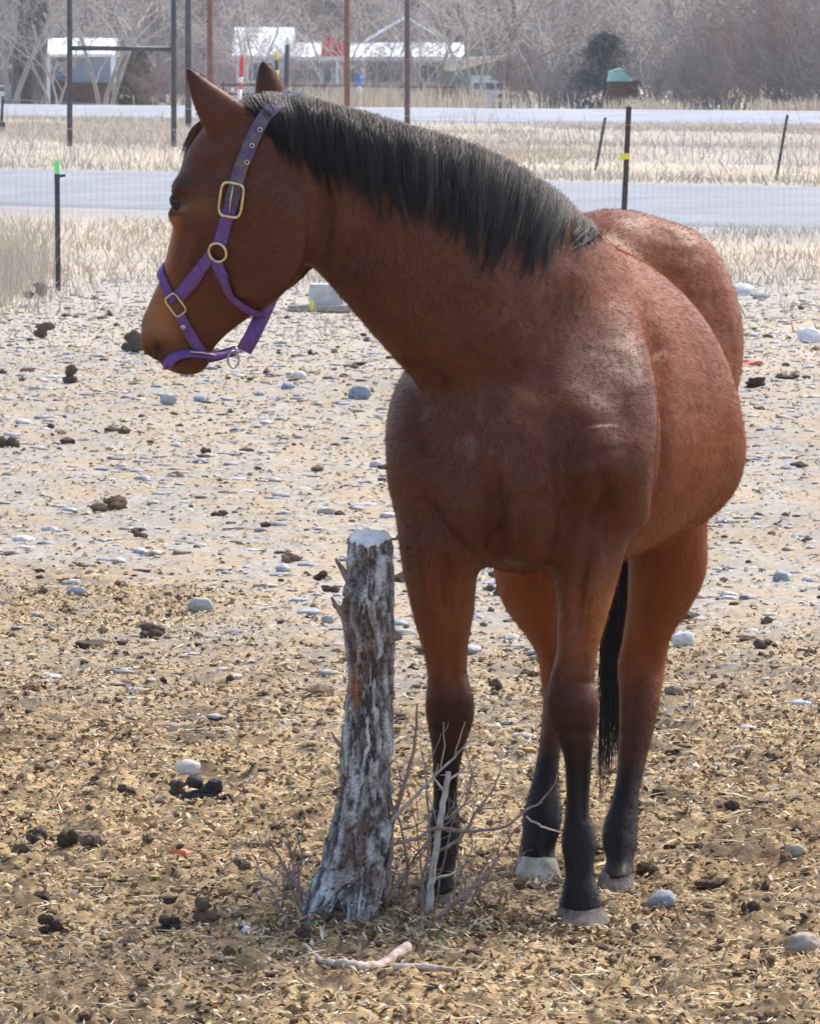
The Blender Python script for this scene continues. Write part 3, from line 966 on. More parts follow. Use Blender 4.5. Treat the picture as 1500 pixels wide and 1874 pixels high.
def coat_colour(V):
    """the bay coat: red-brown body, duller brown head and neck, paler insides and belly, black lower legs, muzzle and ear rims"""
    x, y = to_px(V)
    dep = V[:, 1] - D0
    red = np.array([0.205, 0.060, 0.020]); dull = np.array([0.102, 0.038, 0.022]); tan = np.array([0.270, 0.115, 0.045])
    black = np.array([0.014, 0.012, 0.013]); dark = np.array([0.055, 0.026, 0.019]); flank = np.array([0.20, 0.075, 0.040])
    n = fbm(V[:, 0] * 9, V[:, 1] * 9, V[:, 2] * 9, 4, 11) - 0.5
    n2 = fbm(V[:, 0] * 40, V[:, 1] * 40, V[:, 2] * 40, 3, 31) - 0.5
    c = np.tile(red, (len(V), 1))

    def mix(col, w):
        nonlocal c
        w = np.clip(w, 0, 1)[:, None]
        c = c * (1 - w) + col * w
    # duller head and neck; shade of the backlit breast put into the colour
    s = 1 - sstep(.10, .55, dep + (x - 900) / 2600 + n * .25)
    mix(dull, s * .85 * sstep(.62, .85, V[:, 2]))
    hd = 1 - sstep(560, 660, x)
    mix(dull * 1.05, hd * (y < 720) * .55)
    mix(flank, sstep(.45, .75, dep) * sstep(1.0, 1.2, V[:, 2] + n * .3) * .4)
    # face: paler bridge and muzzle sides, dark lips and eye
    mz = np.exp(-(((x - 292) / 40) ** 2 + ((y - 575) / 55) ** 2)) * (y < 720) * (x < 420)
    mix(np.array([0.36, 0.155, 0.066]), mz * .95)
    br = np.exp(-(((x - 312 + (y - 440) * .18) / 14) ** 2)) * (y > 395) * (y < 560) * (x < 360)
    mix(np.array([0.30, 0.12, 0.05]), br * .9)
    mix(dark, np.exp(-(((x - 290) / 17) ** 2 + ((y - 648) / 24) ** 2)) * (x < 420) * .95)
    mix(dark, np.exp(-(((x - 335) / 26) ** 2 + ((y - 345) / 24) ** 2)) * (x < 420) * .7)
    mix(np.array([0.20, 0.09, 0.042]), np.exp(-(((x - 372) / 30) ** 2 + ((y - 376) / 26) ** 2)) * .8)
    mix(np.array([0.26, 0.15, 0.09]), np.exp(-(((x - 338) / 12) ** 2 + ((y - 383) / 6) ** 2)) * (x < 420) * .8)
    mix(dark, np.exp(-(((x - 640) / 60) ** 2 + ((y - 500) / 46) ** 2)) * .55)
    # throat, insides of the legs, belly edge
    mix(tan, sstep(.86, .72, V[:, 2] + n * .06) * (dep > .3) * (dep < .9) * .55)
    mix(tan, (dep < .5) * sstep(1000, 1100, y) * sstep(1300, 1180, y) * sstep(35, 5, np.minimum(np.abs(x - 866), np.abs(x - 1105))) * .55)
    mix(tan, (dep > .75) * sstep(980, 1060, y) * sstep(1260, 1150, y) * sstep(32, 6, np.minimum(np.abs(x - 1152), np.abs(x - 1032))) * .7)
    # black points
    fl = np.where(dep < .6, .72 * sstep(1175, 1300, y + n * 160) + .28 * sstep(1300, 1430, y + n * 100), .5 * sstep(1220, 1330, y + n * 160) + .5 * sstep(1310, 1430, y + n * 100))
    mix(black, (V[:, 2] < .80) * fl * .97)
    et = (y < 290) * (x < 540) * sstep(170, 115, y)
    mix(black, et * .6)
    # dark stripe along the croup and the dock
    mix(dark, np.exp(-((V[:, 0] - .487 - (dep - 1.1) * .1) / .03) ** 2) * sstep(.9, 1.15, dep) * (V[:, 2] > 1.2) * .35)
    # dust rubbed into the breast, a scuff on the flank
    du = np.exp(-(((x - 880) / 46) ** 2 + ((y - 805) / 60) ** 2)) * (dep < .3) * sstep(.5, .68, fbm(V[:, 0] * 45, V[:, 1] * 45, V[:, 2] * 45, 3, 131))
    mix(np.array([.30, .26, .26]), du * .25)
    sc_ = np.exp(-(((x - 1300) / 9) ** 2 + ((y - 690) / 26) ** 2)) + .6 * np.exp(-(((x - 1285) / 22) ** 2 + ((y - 735) / 16) ** 2))
    mix(np.array([.13, .03, .014]), sc_ * (dep > .4) * .7)
    dusty_sheen = sstep(.50, .72, fbm(V[:, 0] * 5, V[:, 1] * 5, V[:, 2] * 5, 4, 141)) * sstep(.4, .8, dep) * (V[:, 2] > .85)
    mix(np.array([.26, .12, .08]), dusty_sheen * .30)  # pinkish sheen of the dusty flank put into the coat colour
    c = c * (1 + n * .26 + n2 * .22)[:, None]
    return np.clip(c, 0.004, 1)


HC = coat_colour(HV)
m_coat = tint_mat('horse_coat', rough=0.44, spec=0.14, noise=0.10, nscale=220.0)
m_fur = tint_mat('horse_guard_hair', rough=0.5, spec=0.0)
# thin hairs let light through: the edges glow where the sun stands behind them
_t = m_fur.node_tree
_tr = _t.nodes.new('ShaderNodeBsdfTranslucent'); _at = [q for q in _t.nodes if q.type == 'ATTRIBUTE'][0]
_gm = _t.nodes.new('ShaderNodeVectorMath'); _gm.operation = 'SCALE'; _gm.inputs['Scale'].default_value = 1.8
_t.links.new(_at.outputs['Color'], _gm.inputs[0]); _t.links.new(_gm.outputs[0], _tr.inputs['Color'])
_mx = _t.nodes.new('ShaderNodeMixShader'); _mx.inputs[0].default_value = 0.45
_t.links.new(_t.nodes['Principled BSDF'].outputs[0], _mx.inputs[1]); _t.links.new(_tr.outputs[0], _mx.inputs[2])
_t.links.new(_mx.outputs[0], _t.nodes['Material Output'].inputs['Surface'])
horse = empty('horse', (0.23, D0 + .15, 0.0))
tag(horse, 'bay horse with black mane and legs, head turned aside, standing behind the bark-covered stump', 'horse')
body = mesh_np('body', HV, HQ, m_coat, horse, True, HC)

# short lying winter coat: one thin blade per hair
def fur(n, name):
    tri = np.vstack([HQ[:, [0, 1, 2]], HQ[:, [0, 2, 3]]])
    a, b, c = HV[tri[:, 0]], HV[tri[:, 1]], HV[tri[:, 2]]
    ar = np.linalg.norm(np.cross(b - a, c - a), axis=1)
    pick = RNG.choice(len(tri), n, p=ar / ar.sum())
    r1, r2 = RNG.random(n), RNG.random(n)
    fl = r1 + r2 > 1; r1[fl] = 1 - r1[fl]; r2[fl] = 1 - r2[fl]
    T = tri[pick]
    pos = HV[T[:, 0]] + r1[:, None] * (HV[T[:, 1]] - HV[T[:, 0]]) + r2[:, None] * (HV[T[:, 2]] - HV[T[:, 0]])
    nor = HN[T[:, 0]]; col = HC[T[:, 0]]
    x, y = to_px(pos)
    head = (x < 600) & (y < 720)
    flow = np.where(head[:, None], HA[None] * 0.6 - HF[None] * .5, BACK[None] * 0.55 - UPV[None] * 0.9)
    sw = fbm(pos[:, 0] * 6, pos[:, 1] * 6, pos[:, 2] * 6, 2, 77) - .5
    flow = flow + LAT[None] * (sw * 1.4)[:, None]
    flow = flow - nor * np.sum(flow * nor, 1)[:, None]
    flow /= np.linalg.norm(flow, axis=1, keepdims=True) + 1e-9
    flow = flow + RNG.normal(0, .22, (n, 3))
    lift = RNG.uniform(.05, .30, n)
    ln = RNG.uniform(.008, .018, n) * np.where(head, .6, 1.0)
    tip = pos + (flow + nor * lift[:, None]) * ln[:, None]
    side = np.cross(flow, nor); side /= np.linalg.norm(side, axis=1, keepdims=True) + 1e-9
    w = RNG.uniform(.00035, .0007, n)[:, None]
    base = pos - nor * .001
    V = np.stack([base - side * w, base + side * w, tip], 1).reshape(-1, 3)
    Fc = np.arange(3 * n).reshape(n, 3)
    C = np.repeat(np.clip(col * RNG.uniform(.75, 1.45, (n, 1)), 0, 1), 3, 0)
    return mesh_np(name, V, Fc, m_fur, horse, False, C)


coat = fur(400000, 'winter_coat')
coat['kind'] = 'stuff'

# hooves, eye
m_hoof = noise_mat('hoof_horn', (0.07, 0.06, 0.048), (0.20, 0.165, 0.13), 60, 0.75, bump=0.002, stretch=(1, 1, 0.25))


def hoof(xl0, xr0, y0, xl1, xr1, y1, dep, hd0, hd1, toe=0.018):
    a = st_leg(xl0, xr0, y0, dep + .01, hd0)
    b = st_leg(xl1, xr1, y1, dep - toe * .3, hd1)
    m = [(p + q) / 2 for p, q in zip(a, b)]
    v, f, t = loft([a, m, b], n=32, power=2.2)
    z0 = b[2]
    v[:, 2] = np.maximum(v[:, 2], z0 - 0.002)
    return mesh_np('hoof', v, [t, f], m_hoof, horse, True)


hoof(1021, 1105, 1662, 1013, 1114, 1688, 0.0, .050, .064)
hoof(764, 832, 1634, 750, 838, 1658, .14, .050, .062)
hoof(1095, 1159, 1604, 1088, 1162, 1630, .90, .048, .060)
m_hoof_dark, m_hoof = m_hoof, noise_mat('pale_hoof_horn', (0.30, 0.26, 0.19), (0.52, 0.47, 0.38), 40, 0.75, bump=0.002)
hoof(944, 1019, 1578, 938, 1030, 1614, .99, .048, .058)['label'] = 'pale dirty-white hind hoof'
m_eye = new_mat('eye_dark', (0.012, 0.008, 0.006), 0.12, 0, 0.4)
ev, ef, et_ = blob(EYE + HU * 0.060 - HF * 0.001, [HU * 0.023, HF * 0.022, HA * 0.018])
mesh_np('eye', ev, [et_, ef], m_eye, horse, True)
ev, ef, et_ = blob(EYE - HU * 0.080 + HF * 0.004, [HU * 0.021, HF * 0.020, HA * 0.016])
mesh_np('eye', ev, [et_, ef], m_eye, horse, True)


def hit(px, py, fallback=None):
    d = ray_dir(px, py)
    loc, nor, i, dist = BODY.ray_cast(Vector((0, 0, CAMZ)), d)
    if loc is None: return fallback, None
    return np.array(loc), np.array(nor)


# strands of mane, forelock and tail
def strands(name, paths, r0, mat, cols, parent=horse):
    """paths: array (n, m, 3); three-sided tapering tubes"""
    paths = np.asarray(paths, float)
    n, m, _ = paths.shape
    t = np.gradient(paths, axis=1); t /= np.linalg.norm(t, axis=2, keepdims=True) + 1e-9
    u = np.cross(t, np.array([0.2, 1.0, 0.1])); u /= np.linalg.norm(u, axis=2, keepdims=True) + 1e-9
    w = np.cross(t, u)
    s = np.linspace(0, 1, m)
    rad = (r0[:, None] * (1 - 0.8 * s[None, :] ** 2))[..., None]
    V = np.stack([paths + rad * (math.cos(a) * u + math.sin(a) * w) for a in (0, 2.094, 4.189)], 2).reshape(-1, 3)
    k = (np.arange(n)[:, None, None] * m + np.arange(m - 1)[None, :, None]) * 3
    j = np.arange(3)[None, None, :]; jn = (j + 1) % 3
    Fq = np.stack([k + j, k + jn, k + 3 + jn, k + 3 + j], -1).reshape(-1, 4)
    C = np.repeat(cols, m * 3, 0)
    return mesh_np(name, V, Fq, mat, parent, True, C)


m_hair = tint_mat('mane_hair', rough=0.40, spec=0.27)
CREST = np.array([(452, 184), (500, 172), (540, 168), (600, 188), (680, 206), (745, 230), (850, 260), (950, 308), (1030, 368), (1088, 424)], float)
BOTT = np.array([(520, 250), (530, 285), (560, 300), (620, 350), (690, 385), (760, 400), (845, 455), (915, 488), (1000, 494), (1078, 462)], float)
cr, bt = catmull(CREST, 12), catmull(BOTT, 12)


def along(tab, t):
    x = t * (len(tab) - 1); i = int(min(x, len(tab) - 2)); return tab[i] + (tab[i + 1] - tab[i]) * (x - i)


def make_mane():
    paths, cols, rad = [], [], []
    M = 8
    for lk in range(420):
        t = RNG.random() ** 0.95
        if t > .9 and RNG.random() < .55: t = RNG.uniform(.1, .9)
        a, b = along(cr, t), along(bt, np.clip(t + RNG.normal(0, .012), 0, 1))
        ln = RNG.uniform(.55, 1.12) * (1 - .35 * sstep(.9, 1.0, t))
        tipx, tipy = a[0] + (b[0] - a[0]) * ln + RNG.normal(0, 9), a[1] + (b[1] - a[1]) * ln
        wob, ph = RNG.uniform(4, 18), RNG.uniform(0, 6.28)
        lift = RNG.uniform(.002, .011)
        shade = RNG.random()
        lock_col = np.array([.012, .011, .012]) if shade < .60 else (np.array([.028, .022, .018]) if shade < .84 else np.array([.068, .052, .040]))  # palest locks carry the mane's highlights in their colour
        for s in range(int(RNG.integers(17, 33))):
            jx, jy = RNG.normal(0, 7), RNG.normal(0, 2.5)
            tj = RNG.normal(0, 2.2)
            l2 = 1.08 * RNG.random() ** .28
            pts, lastd = [], None
            up = RNG.uniform(0, .012)
            for i in range(M):
                q = i / (M - 1) * l2
                px = (a[0] + jx) * (1 - q) + (tipx + tj) * q + wob * math.sin(q * 4 + ph) * q
                py = (a[1] + jy) * (1 - q) + tipy * q + 4
                h_, n_ = hit(px, py)
                if h_ is None:
                    h_ = np.array(H(px, py, lastd if lastd is not None else (t * .5 - .1)))
                    n_ = np.array([0, -1.0, 0])
                lastd = h_[1] - D0
                pts.append(h_ + n_ * (lift * (.25 + 1.4 * q * (1 - q)) + up * .6 * (1 - q) + .002))
            pts = np.array(pts)
            pts[1:-1] = pts[1:-1] * .5 + (pts[:-2] + pts[2:]) * .25
            paths.append(pts)
            cols.append(lock_col * RNG.uniform(.6, 1.5)); rad.append(RNG.uniform(.00032, .0007))
    return strands('mane', paths, np.array(rad), m_hair, np.array(cols))


mane = make_mane()


def hair_between(name, n, a0, a1, b0, b1, d0, d1, bend, M=9, r=(.0006, .0011), base=(.02, .013, .011), wave=4, parent=horse):
    paths, cols = [], []
    for i in range(n):
        u, w = RNG.random(), RNG.normal(0, .25)
        pa = np.array(a0) + (np.array(a1) - np.array(a0)) * u
        ub = np.clip(u + w * .5, -.1, 1.1)
        pb = np.array(b0) + (np.array(b1) - np.array(b0)) * ub
        ln = RNG.uniform(.75, 1.05)
        ph, wv = RNG.uniform(0, 6.28), RNG.uniform(0, wave)
        dj = RNG.normal(0, .012)
        pts = []
        for k in range(M):
            q = k / (M - 1) * ln
            x = pa[0] * (1 - q) + pb[0] * q + bend[0] * math.sin(q * math.pi) + wv * math.sin(q * 5 + ph) * q
            y = pa[1] * (1 - q) + pb[1] * q + bend[1] * math.sin(q * math.pi)
            pts.append(np.array(H(x, y, d0 * (1 - q) + d1 * q + dj * (.3 + q))))
        paths.append(pts); cols.append(np.array(base) * RNG.uniform(.5, 1.8))
    return strands(name, paths, RNG.uniform(*r, n), m_hair, np.array(cols), parent)


hair_between('forelock', 200, (385, 208), (430, 192), (336, 296), (356, 322), -.06, -.045, (-14, -6), base=(.17, .085, .055), wave=9)
# tail: dock behind the quarters, long hair to below the hocks
dock = loft([[*np.array([.505, D0 + 1.43, 1.36]), .03, 0, 0, 0, 0, .03, 0], [*np.array([.508, D0 + 1.49, 1.28]), .03, 0, 0, 0, .02, .02, 0],
             [*np.array([.505, D0 + 1.50, 1.10]), .02, 0, 0, 0, .02, 0, 0]], n=16)
tail_root = mesh_np('tail', dock[0], [dock[2], dock[1]], m_coat, horse, True, np.tile([.02, .014, .012], (len(dock[0]), 1)))
hair_between('tail_hair', 900, (1108, 640), (1152, 640), (1098, 1400), (1150, 1370), 1.50, 1.42, (6, 0), M=12, r=(.0009, .0016), base=(.012, .010, .011), wave=10, parent=tail_root)
hair_between('tail_hair', 60, (1104, 900), (1125, 900), (1094, 1480), (1112, 1470), 1.48, 1.42, (0, 0), M=10, r=(.0008, .0014), base=(.045, .022, .018), wave=8, parent=tail_root)
hair_between('tail_hair', 14, (1150, 900), (1165, 900), (1178, 1385), (1192, 1380), 1.48, 1.42, (4, 0), M=10, r=(.0006, .001), base=(.05, .022, .018), wave=5, parent=tail_root)
# ================================================================ the purple halter
m_web = noise_mat('purple_webbing', (.130, .058, .235), (.195, .10, .31), 160, 0.72, bump=0.0012, bscale=420, spec=.25)
m_dirty = noise_mat('soiled_purple_webbing', (.12, .075, .17), (.19, .16, .13), 45, 0.8, bump=0.0012, bscale=420, spec=.2, c3=(.15, .11, .16))
m_brass = noise_mat('worn_brass', (.62, .50, .26), (.78, .70, .48), 90, 0.28, metal=1.0)
m_steel = noise_mat('dull_steel', (.45, .44, .43), (.62, .60, .57), 90, 0.35, metal=1.0)
hal_loc = np.array(H(402, 460, -.14))
halter = empty('halter', tuple(hal_loc))
tag(halter, "purple webbing halter with brass buckle and rings on the horse's head", 'halter')


def ribbon(name, C, N, w, mat, th=.0032, parent=halter, wdir=None):
    """flat strap: centre line C, outward normals N, width w (scalar or per point)"""
    C = np.asarray(C, float); N = np.asarray(N, float)
    for _ in range(2):
        N[1:-1] = (N[:-2] + 2 * N[1:-1] + N[2:]) / 4
    N = N / np.linalg.norm(N, axis=1, keepdims=True)
    T = np.gradient(C, axis=0); T /= np.linalg.norm(T, axis=1, keepdims=True) + 1e-9
    S = np.cross(T, N); S /= np.linalg.norm(S, axis=1, keepdims=True) + 1e-9
    w = np.broadcast_to(np.asarray(w, float), (len(C),))[:, None] / 2
    prof = [(-1, 0), (-.93, 1), (0, 1.1), (.93, 1), (1, 0), (0, -.2)]
    V = np.stack([C + S * w * a + N * th * b for a, b in prof], 1)
    m, k = len(C), len(prof)
    i = np.arange(m - 1)[:, None] * k; j = np.arange(k)[None]; jn = (j + 1) % k
    f = np.stack([i + j, i + jn, i + k + jn, i + k + j], -1).reshape(-1, 4)
    f3 = [[0, q + 1, q] for q in range(1, k - 1)] + [[(m - 1) * k, (m - 1) * k + q, (m - 1) * k + q + 1] for q in range(1, k - 1)]
    return mesh_np(name, V.reshape(-1, 3), [f, np.array(f3)], mat, parent, True)


def draped(px_pts, sub=8, off=.004, dep=None):
    """photo polyline dropped onto the head"""
    q = catmull(np.array(px_pts, float), sub)
    C, N, last = [], [], (dep if dep is not None else -.1)
    for px, py in q:
        h_, n_ = hit(px, py)
        if h_ is None:
            h_ = np.array(H(px, py, last)); n_ = N[-1] if N else np.array([0, -1.0, 0])
        last = h_[1] - D0
        if np.dot(n_, [0, -1, 0]) < 0: n_ = -n_
        C.append(h_ + n_ * off); N.append(n_)
    C = np.array(C); N = np.array(N)
    for _ in range(2):
        C[1:-1] = (C[:-2] + 2 * C[1:-1] + C[2:]) / 4
    return C, N


def loop_pts(c, e1, e2, a0, a1, n=22, off=.005):
    C, N = [], []
    for a in np.linspace(a0, a1, n):
        d = e1 * math.cos(a) + e2 * math.sin(a)
        loc, nor, i, ds = BODY.ray_cast(Vector(c), Vector(d))
        p = np.array(loc) if loc is not None else c + d * .08
        C.append(p + d * off); N.append(d)
    return np.array(C), np.array(N)


def ring(name, c, u, v, r, rt, mat, parent=halter, sq=2.0, n=32):
    a = np.linspace(0, 2 * math.pi, n, endpoint=False)
    e = 2 / sq
    cu = np.sign(np.cos(a)) * np.abs(np.cos(a)) ** e; cv = np.sign(np.sin(a)) * np.abs(np.sin(a)) ** e
    pts = np.asarray(c) + cu[:, None] * np.asarray(u) * r[0] + cv[:, None] * np.asarray(v) * r[1]
    nn = np.cross(u, v); nn = nn / np.linalg.norm(nn)
    k = 8
    b = np.arange(k) * 2 * math.pi / k
    rad = pts - np.asarray(c); rad /= np.linalg.norm(rad, axis=1, keepdims=True)
    V = pts[:, None] + rt * (np.cos(b)[None, :, None] * rad[:, None] + np.sin(b)[None, :, None] * nn)
    i = np.arange(n)[:, None] * k; i2 = ((np.arange(n) + 1) % n)[:, None] * k; j = np.arange(k)[None]; jn = (j + 1) % k
    f = np.stack([i + j, i + jn, i2 + jn, i2 + j], -1).reshape(-1, 4)
    return mesh_np(name, V.reshape(-1, 3), f, mat, parent, True)


def frame_at(px, py, ang, off=.010):
    """surface frame at a pixel: centre, along and across directions lying on the head"""
    h_, n_ = hit(px, py)
    if np.dot(n_, [0, -1, 0]) < 0: n_ = -n_
    d = np.array([math.cos(ang), 0, math.sin(ang)]); d = d - n_ * np.dot(d, n_); d /= np.linalg.norm(d)
    return h_ + n_ * off, d, np.cross(n_, d), n_


# crown strap: soiled holed piece over the poll, clean lower piece through the buckle, on to the round ring
Cc, Nc = draped([(404, 446), (412, 415), (421, 385), (430, 350), (437, 325)])
ribbon('cheek_strap', Cc, Nc, .030, m_web)
Cc, Nc = draped([(424, 372), (431, 350), (438, 322), (452, 280), (468, 246), (486, 216), (502, 200)], off=.0075)
cn = np.array(H(520, 300, -.09))
e1 = Cc[-1] - cn; e1 = e1 / np.linalg.norm(e1)
e2 = -(HU - e1 * np.dot(HU, e1)); e2 /= np.linalg.norm(e2)
C2, N2 = loop_pts(cn, e1, e2, .18, 2.3, off=.002)
ribbon('crown_strap', np.vstack([Cc, C2]), np.vstack([Nc, N2]), .031, m_dirty)
for px, py in ((462, 268), (452, 297), (477, 240)):
    c, u, v, n_ = frame_at(px, py, 1.1, .013)
    ring('eyelet', c, u, v, (.0045, .0045), .0012, m_brass, n=14)
c, u, v, n_ = frame_at(427, 365, math.radians(80), .014)
ring('buckle', c, u, v, (.036, .025), .0036, m_brass, sq=4.5, n=48)
buckle_tongue = MB(); buckle_tongue.tube([c + u * .034, c + n_ * .004, c - u * .03], .002, 6)
buckle_tongue.build('buckle_tongue', m_brass, halter, True)
# round ring at the cheek
c, u, v, n_ = frame_at(402, 460, math.radians(80), .009)
ring('cheek_ring', c, u, v, (.0205, .0205), .0032, m_brass)
# diagonal cheek piece to the nose ring
Cc, Nc = draped([(392, 466), (374, 487), (352, 515), (330, 542)], off=.006)
ribbon('cheek_strap', Cc, Nc, .030, m_web)
c, u, v, n_ = frame_at(326, 556, math.radians(-52), .011)
ring('nose_ring', c, u, v, (.024, .016), .0026, m_brass, sq=5.0, n=40)
# noseband over the bridge and round the far side
A = np.array(H(296, 490, .0))
cN = np.array(H(358, 530, .0))
e1 = np.array(H(296, 492, 0.0)) - cN; e1 = e1 / np.linalg.norm(e1)
e2 = HU - e1 * np.dot(HU, e1); e2 /= np.linalg.norm(e2)
Cn, Nn = draped([(322, 550), (313, 538), (306, 522), (300, 505)], off=.005)
C2, N2 = loop_pts(cN, e1, e2, .35, -2.2)
ribbon('noseband', np.vstack([Cn, C2]), np.vstack([Nn, N2]), .025, m_web)
# chin strap down the near side, then loosely round the lips
Cn, Nn = draped([(330, 572), (340, 592), (353, 618), (367, 642)], off=.006)
ribbon('chin_strap', Cn, Nn, .0245, m_web)
c, u, v, n_ = frame_at(338, 596, math.radians(-60), .011)
rv = MB(); rv.tube([c - n_ * .003, c + n_ * .002], [.007, .006], 12); rv.build('rivet', m_steel, halter, True)
lp = [np.array(H(306, 668, -.012)), np.array(H(318, 655, -.022)), np.array(H(338, 648, -.026)), np.array(H(362, 648, -.026)), np.array(H(386, 651, -.02)), np.array(H(412, 650, -.012)), np.array(H(430, 642, -.006))]
C = catmull(np.array(lp), 6)
Nz = np.tile([0.1, -.75, .65], (len(C), 1)); Nz[:10] = np.linspace([-.4, -.85, .2], [0.1, -.75, .65], 10)
ribbon('chin_band', C, Nz, np.interp(np.linspace(0, 1, len(C)), [0, .15, .5, 1], [.030, .024, .020, .014]), m_web)
Cf = catmull(np.array([np.array(H(306, 668, -.012)), np.array(H(303, 664, .03)), np.array(H(330, 655, .09)), np.array(H(380, 655, .085)), np.array(H(430, 642, .0))]), 6)
ribbon('chin_band', Cf, np.cross(np.gradient(Cf, axis=0), [0, 0, 1.0]) * -1, .022, m_web)
stl = MB(); stl.tube([np.array(H(348, 644, -.036)), np.array(H(372, 645, -.037)), np.array(H(396, 651, -.03))], [.002, .0028, .002], 8)
stl.build('keeper_bar', m_steel, halter, True)
# throat strap: folded end at the ring, rolled strap under the jaw, then the flat drop to the lower ring
Cn, Nn = draped([(400, 476), (404, 490), (411, 506)], off=.007)
ribbon('throat_strap', Cn, Nn, .028, m_web)
Cn, Nn = draped([(409, 500), (418, 525), (434, 548), (456, 564), (482, 573)], off=.006)
ribbon('throat_strap', Cn, Nn, np.linspace(.020, .016, len(Cn)), m_web, th=.005)
lp = [np.array(H(498, 536, .01)), np.array(H(484, 568, -.02)), np.array(H(462, 614, -.05)), np.array(H(446, 642, -.03))]
C = catmull(np.array(lp), 6)
ribbon('drop_strap', C, np.tile([.15, -.95, .2], (len(C), 1)), .034, m_web, th=.005)
ring('lead_ring', np.array(H(427, 658, -.02)), np.array([.8, .5, 0]), np.array([0.0, 0, 1]), (.0145, .0175), .0026, m_steel)
sw = MB(); sw.tube([np.array(H(441, 640, -.03)), np.array(H(428, 646, -.02))], [.006, .004], 8)
sw.build('swivel', m_steel, halter, True)
# ================================================================ stump, shrub, sticks and stones
STD = 14.0
ST = [(640, 712, 985), (640, 716, 1010), (637, 718, 1060), (629, 718, 1110), (632, 719, 1160), (636, 718, 1210), (638, 717, 1260), (632, 716, 1310),
      (628, 716, 1360), (627, 715, 1410), (622, 716, 1460), (609, 714, 1510), (596, 712, 1560), (582, 704, 1605), (570, 697, 1650)]
stump = empty('stump', tuple(P(630, 1688, STD)))
tag(stump, 'sawn-off bark-covered stump standing in front of the horse', 'stump')


def bark(theta, z, R, seed=0):
    """plates of bark with dark cracks: relief 0..1 and colour"""
    s = theta * R
    w = fbm(s * 22, z * 9, None, 3, 201 + seed) - .5
    n = fbm(s * 85 + w * 3.0, z * 17 + w * 2.0, None, 3, 203 + seed)
    n2 = fbm(s * 90, z * 50, None, 3, 207 + seed)
    crack = sstep(.055, .012, np.abs(n - .5))
    plate = sstep(.40, .60, n) * .55 + (1 - crack) * .45
    h = plate + (n2 - .5) * .5
    lo = np.array([.11, .095, .088]); mid = np.array([.32, .295, .28]); hi = np.array([.55, .54, .535])
    k = np.clip((h - .25) * 1.0 + (fbm(s * 75, z * 42, None, 3, 217 + seed) - .5) * 1.9, 0, 1)[..., None] * (1 - .75 * crack[..., None])
    c = np.where(k < .5, lo + (mid - lo) * k * 2, mid + (hi - mid) * (k - .5) * 2)
    rb = sstep(.58, .72, fbm(s * 16, z * 7, None, 3, 211 + seed))[..., None]
    c = c * (1 - rb * .5) + np.array([.19, .10, .065]) * rb * .5
    return h, c


def bark_tube(name, st, depf, amp, nz=240, nt=130, tilt=0.0, patches=True, seed=0, parent=stump):
    A = []
    for i, (xl, xr, y, *r) in enumerate(st):
        a, b = np.array(P(xl, y, STD + (r[0] if r else 0))), np.array(P(xr, y, STD + (r[0] if r else 0)))
        A.append([*((a + b) / 2), np.linalg.norm(b - a) / 2, depf * np.linalg.norm(b - a) / 2])
    A = catmull(np.array(A), 12)
    s = np.linspace(0, len(A) - 1, nz); i = np.minimum(s.astype(int), len(A) - 2); fr = (s - i)[:, None]
    A = A[i] * (1 - fr) + A[i + 1] * fr
    th = np.linspace(0, 2 * math.pi, nt, endpoint=False)
    TH, ZI = np.meshgrid(th, np.arange(nz))
    z = A[ZI, 2]
    h, c = bark(np.where(TH > math.pi, 2 * math.pi - TH, TH) + .6 * (TH > math.pi), z, .05, seed)
    lump = (fbm(np.cos(TH) * 2.2, np.sin(TH) * 2.2, z * 9, 3, 221 + seed) - .5)
    rx, ry = A[ZI, 3], A[ZI, 4]
    f = 1 + lump * .22
    dx, dy = np.cos(TH), np.sin(TH)
    X = A[ZI, 0] + dx * (rx * f + h * amp - amp * .7); Y = A[ZI, 1] + dy * (ry * f + h * amp - amp * .7)
    Z = z.copy()
    if tilt:
        top = np.clip(1 - (A[0, 2] - Z) / .10, 0, 1)
        Z = Z + tilt * (Y - A[0, 1]) * top
    if patches:
        x_, y_ = to_px(np.stack([X, Y, Z], -1))
        fr_ = np.sin(TH) < .2

        def patch(cx, cy, sx, sy, col, st_=1.0):
            nonlocal c
            w = np.exp(-(((x_ - cx + (fbm(z * 40, TH, None, 2, 5) - .5) * 14) / sx) ** 2 + ((y_ - cy) / sy) ** 2) ** 2) * fr_ * st_
            c = c * (1 - w[..., None]) + np.array(col) * w[..., None]
            return w
        patch(657, 1050, 9, 62, (.20, .19, .19), .9)
        patch(650, 1265, 11, 38, (.36, .17, .075), .95)
        patch(709, 1365, 6, 42, (.62, .58, .54), .95)
        patch(634, 1385, 4, 30, (.55, .52, .48), .8)
    V = np.stack([X, Y, Z], -1).reshape(-1, 3)
    ii = np.arange(nz - 1)[:, None] * nt; jj = np.arange(nt)[None]; kk = (jj + 1) % nt
    Fq = np.stack([ii + jj, ii + kk, ii + nt + kk, ii + nt + jj], -1).reshape(-1, 4)[:, ::-1]
    o = mesh_np(name, V, Fq, m_bark, parent, True, c.reshape(-1, 3))
    return o, V[:nt]


m_bark = tint_mat('flaking_bark', rough=0.9, spec=0.15, noise=0.35, nscale=170, bump=0.008, bscale=150)
m_cut = noise_mat('sawn_wood', (.62, .58, .53), (.76, .74, .71), 40, 0.85, bump=0.001, bscale=200, spec=.15)
tr, rim = bark_tube('trunk', ST, .95, .017, nz=330, nt=150, tilt=.36)
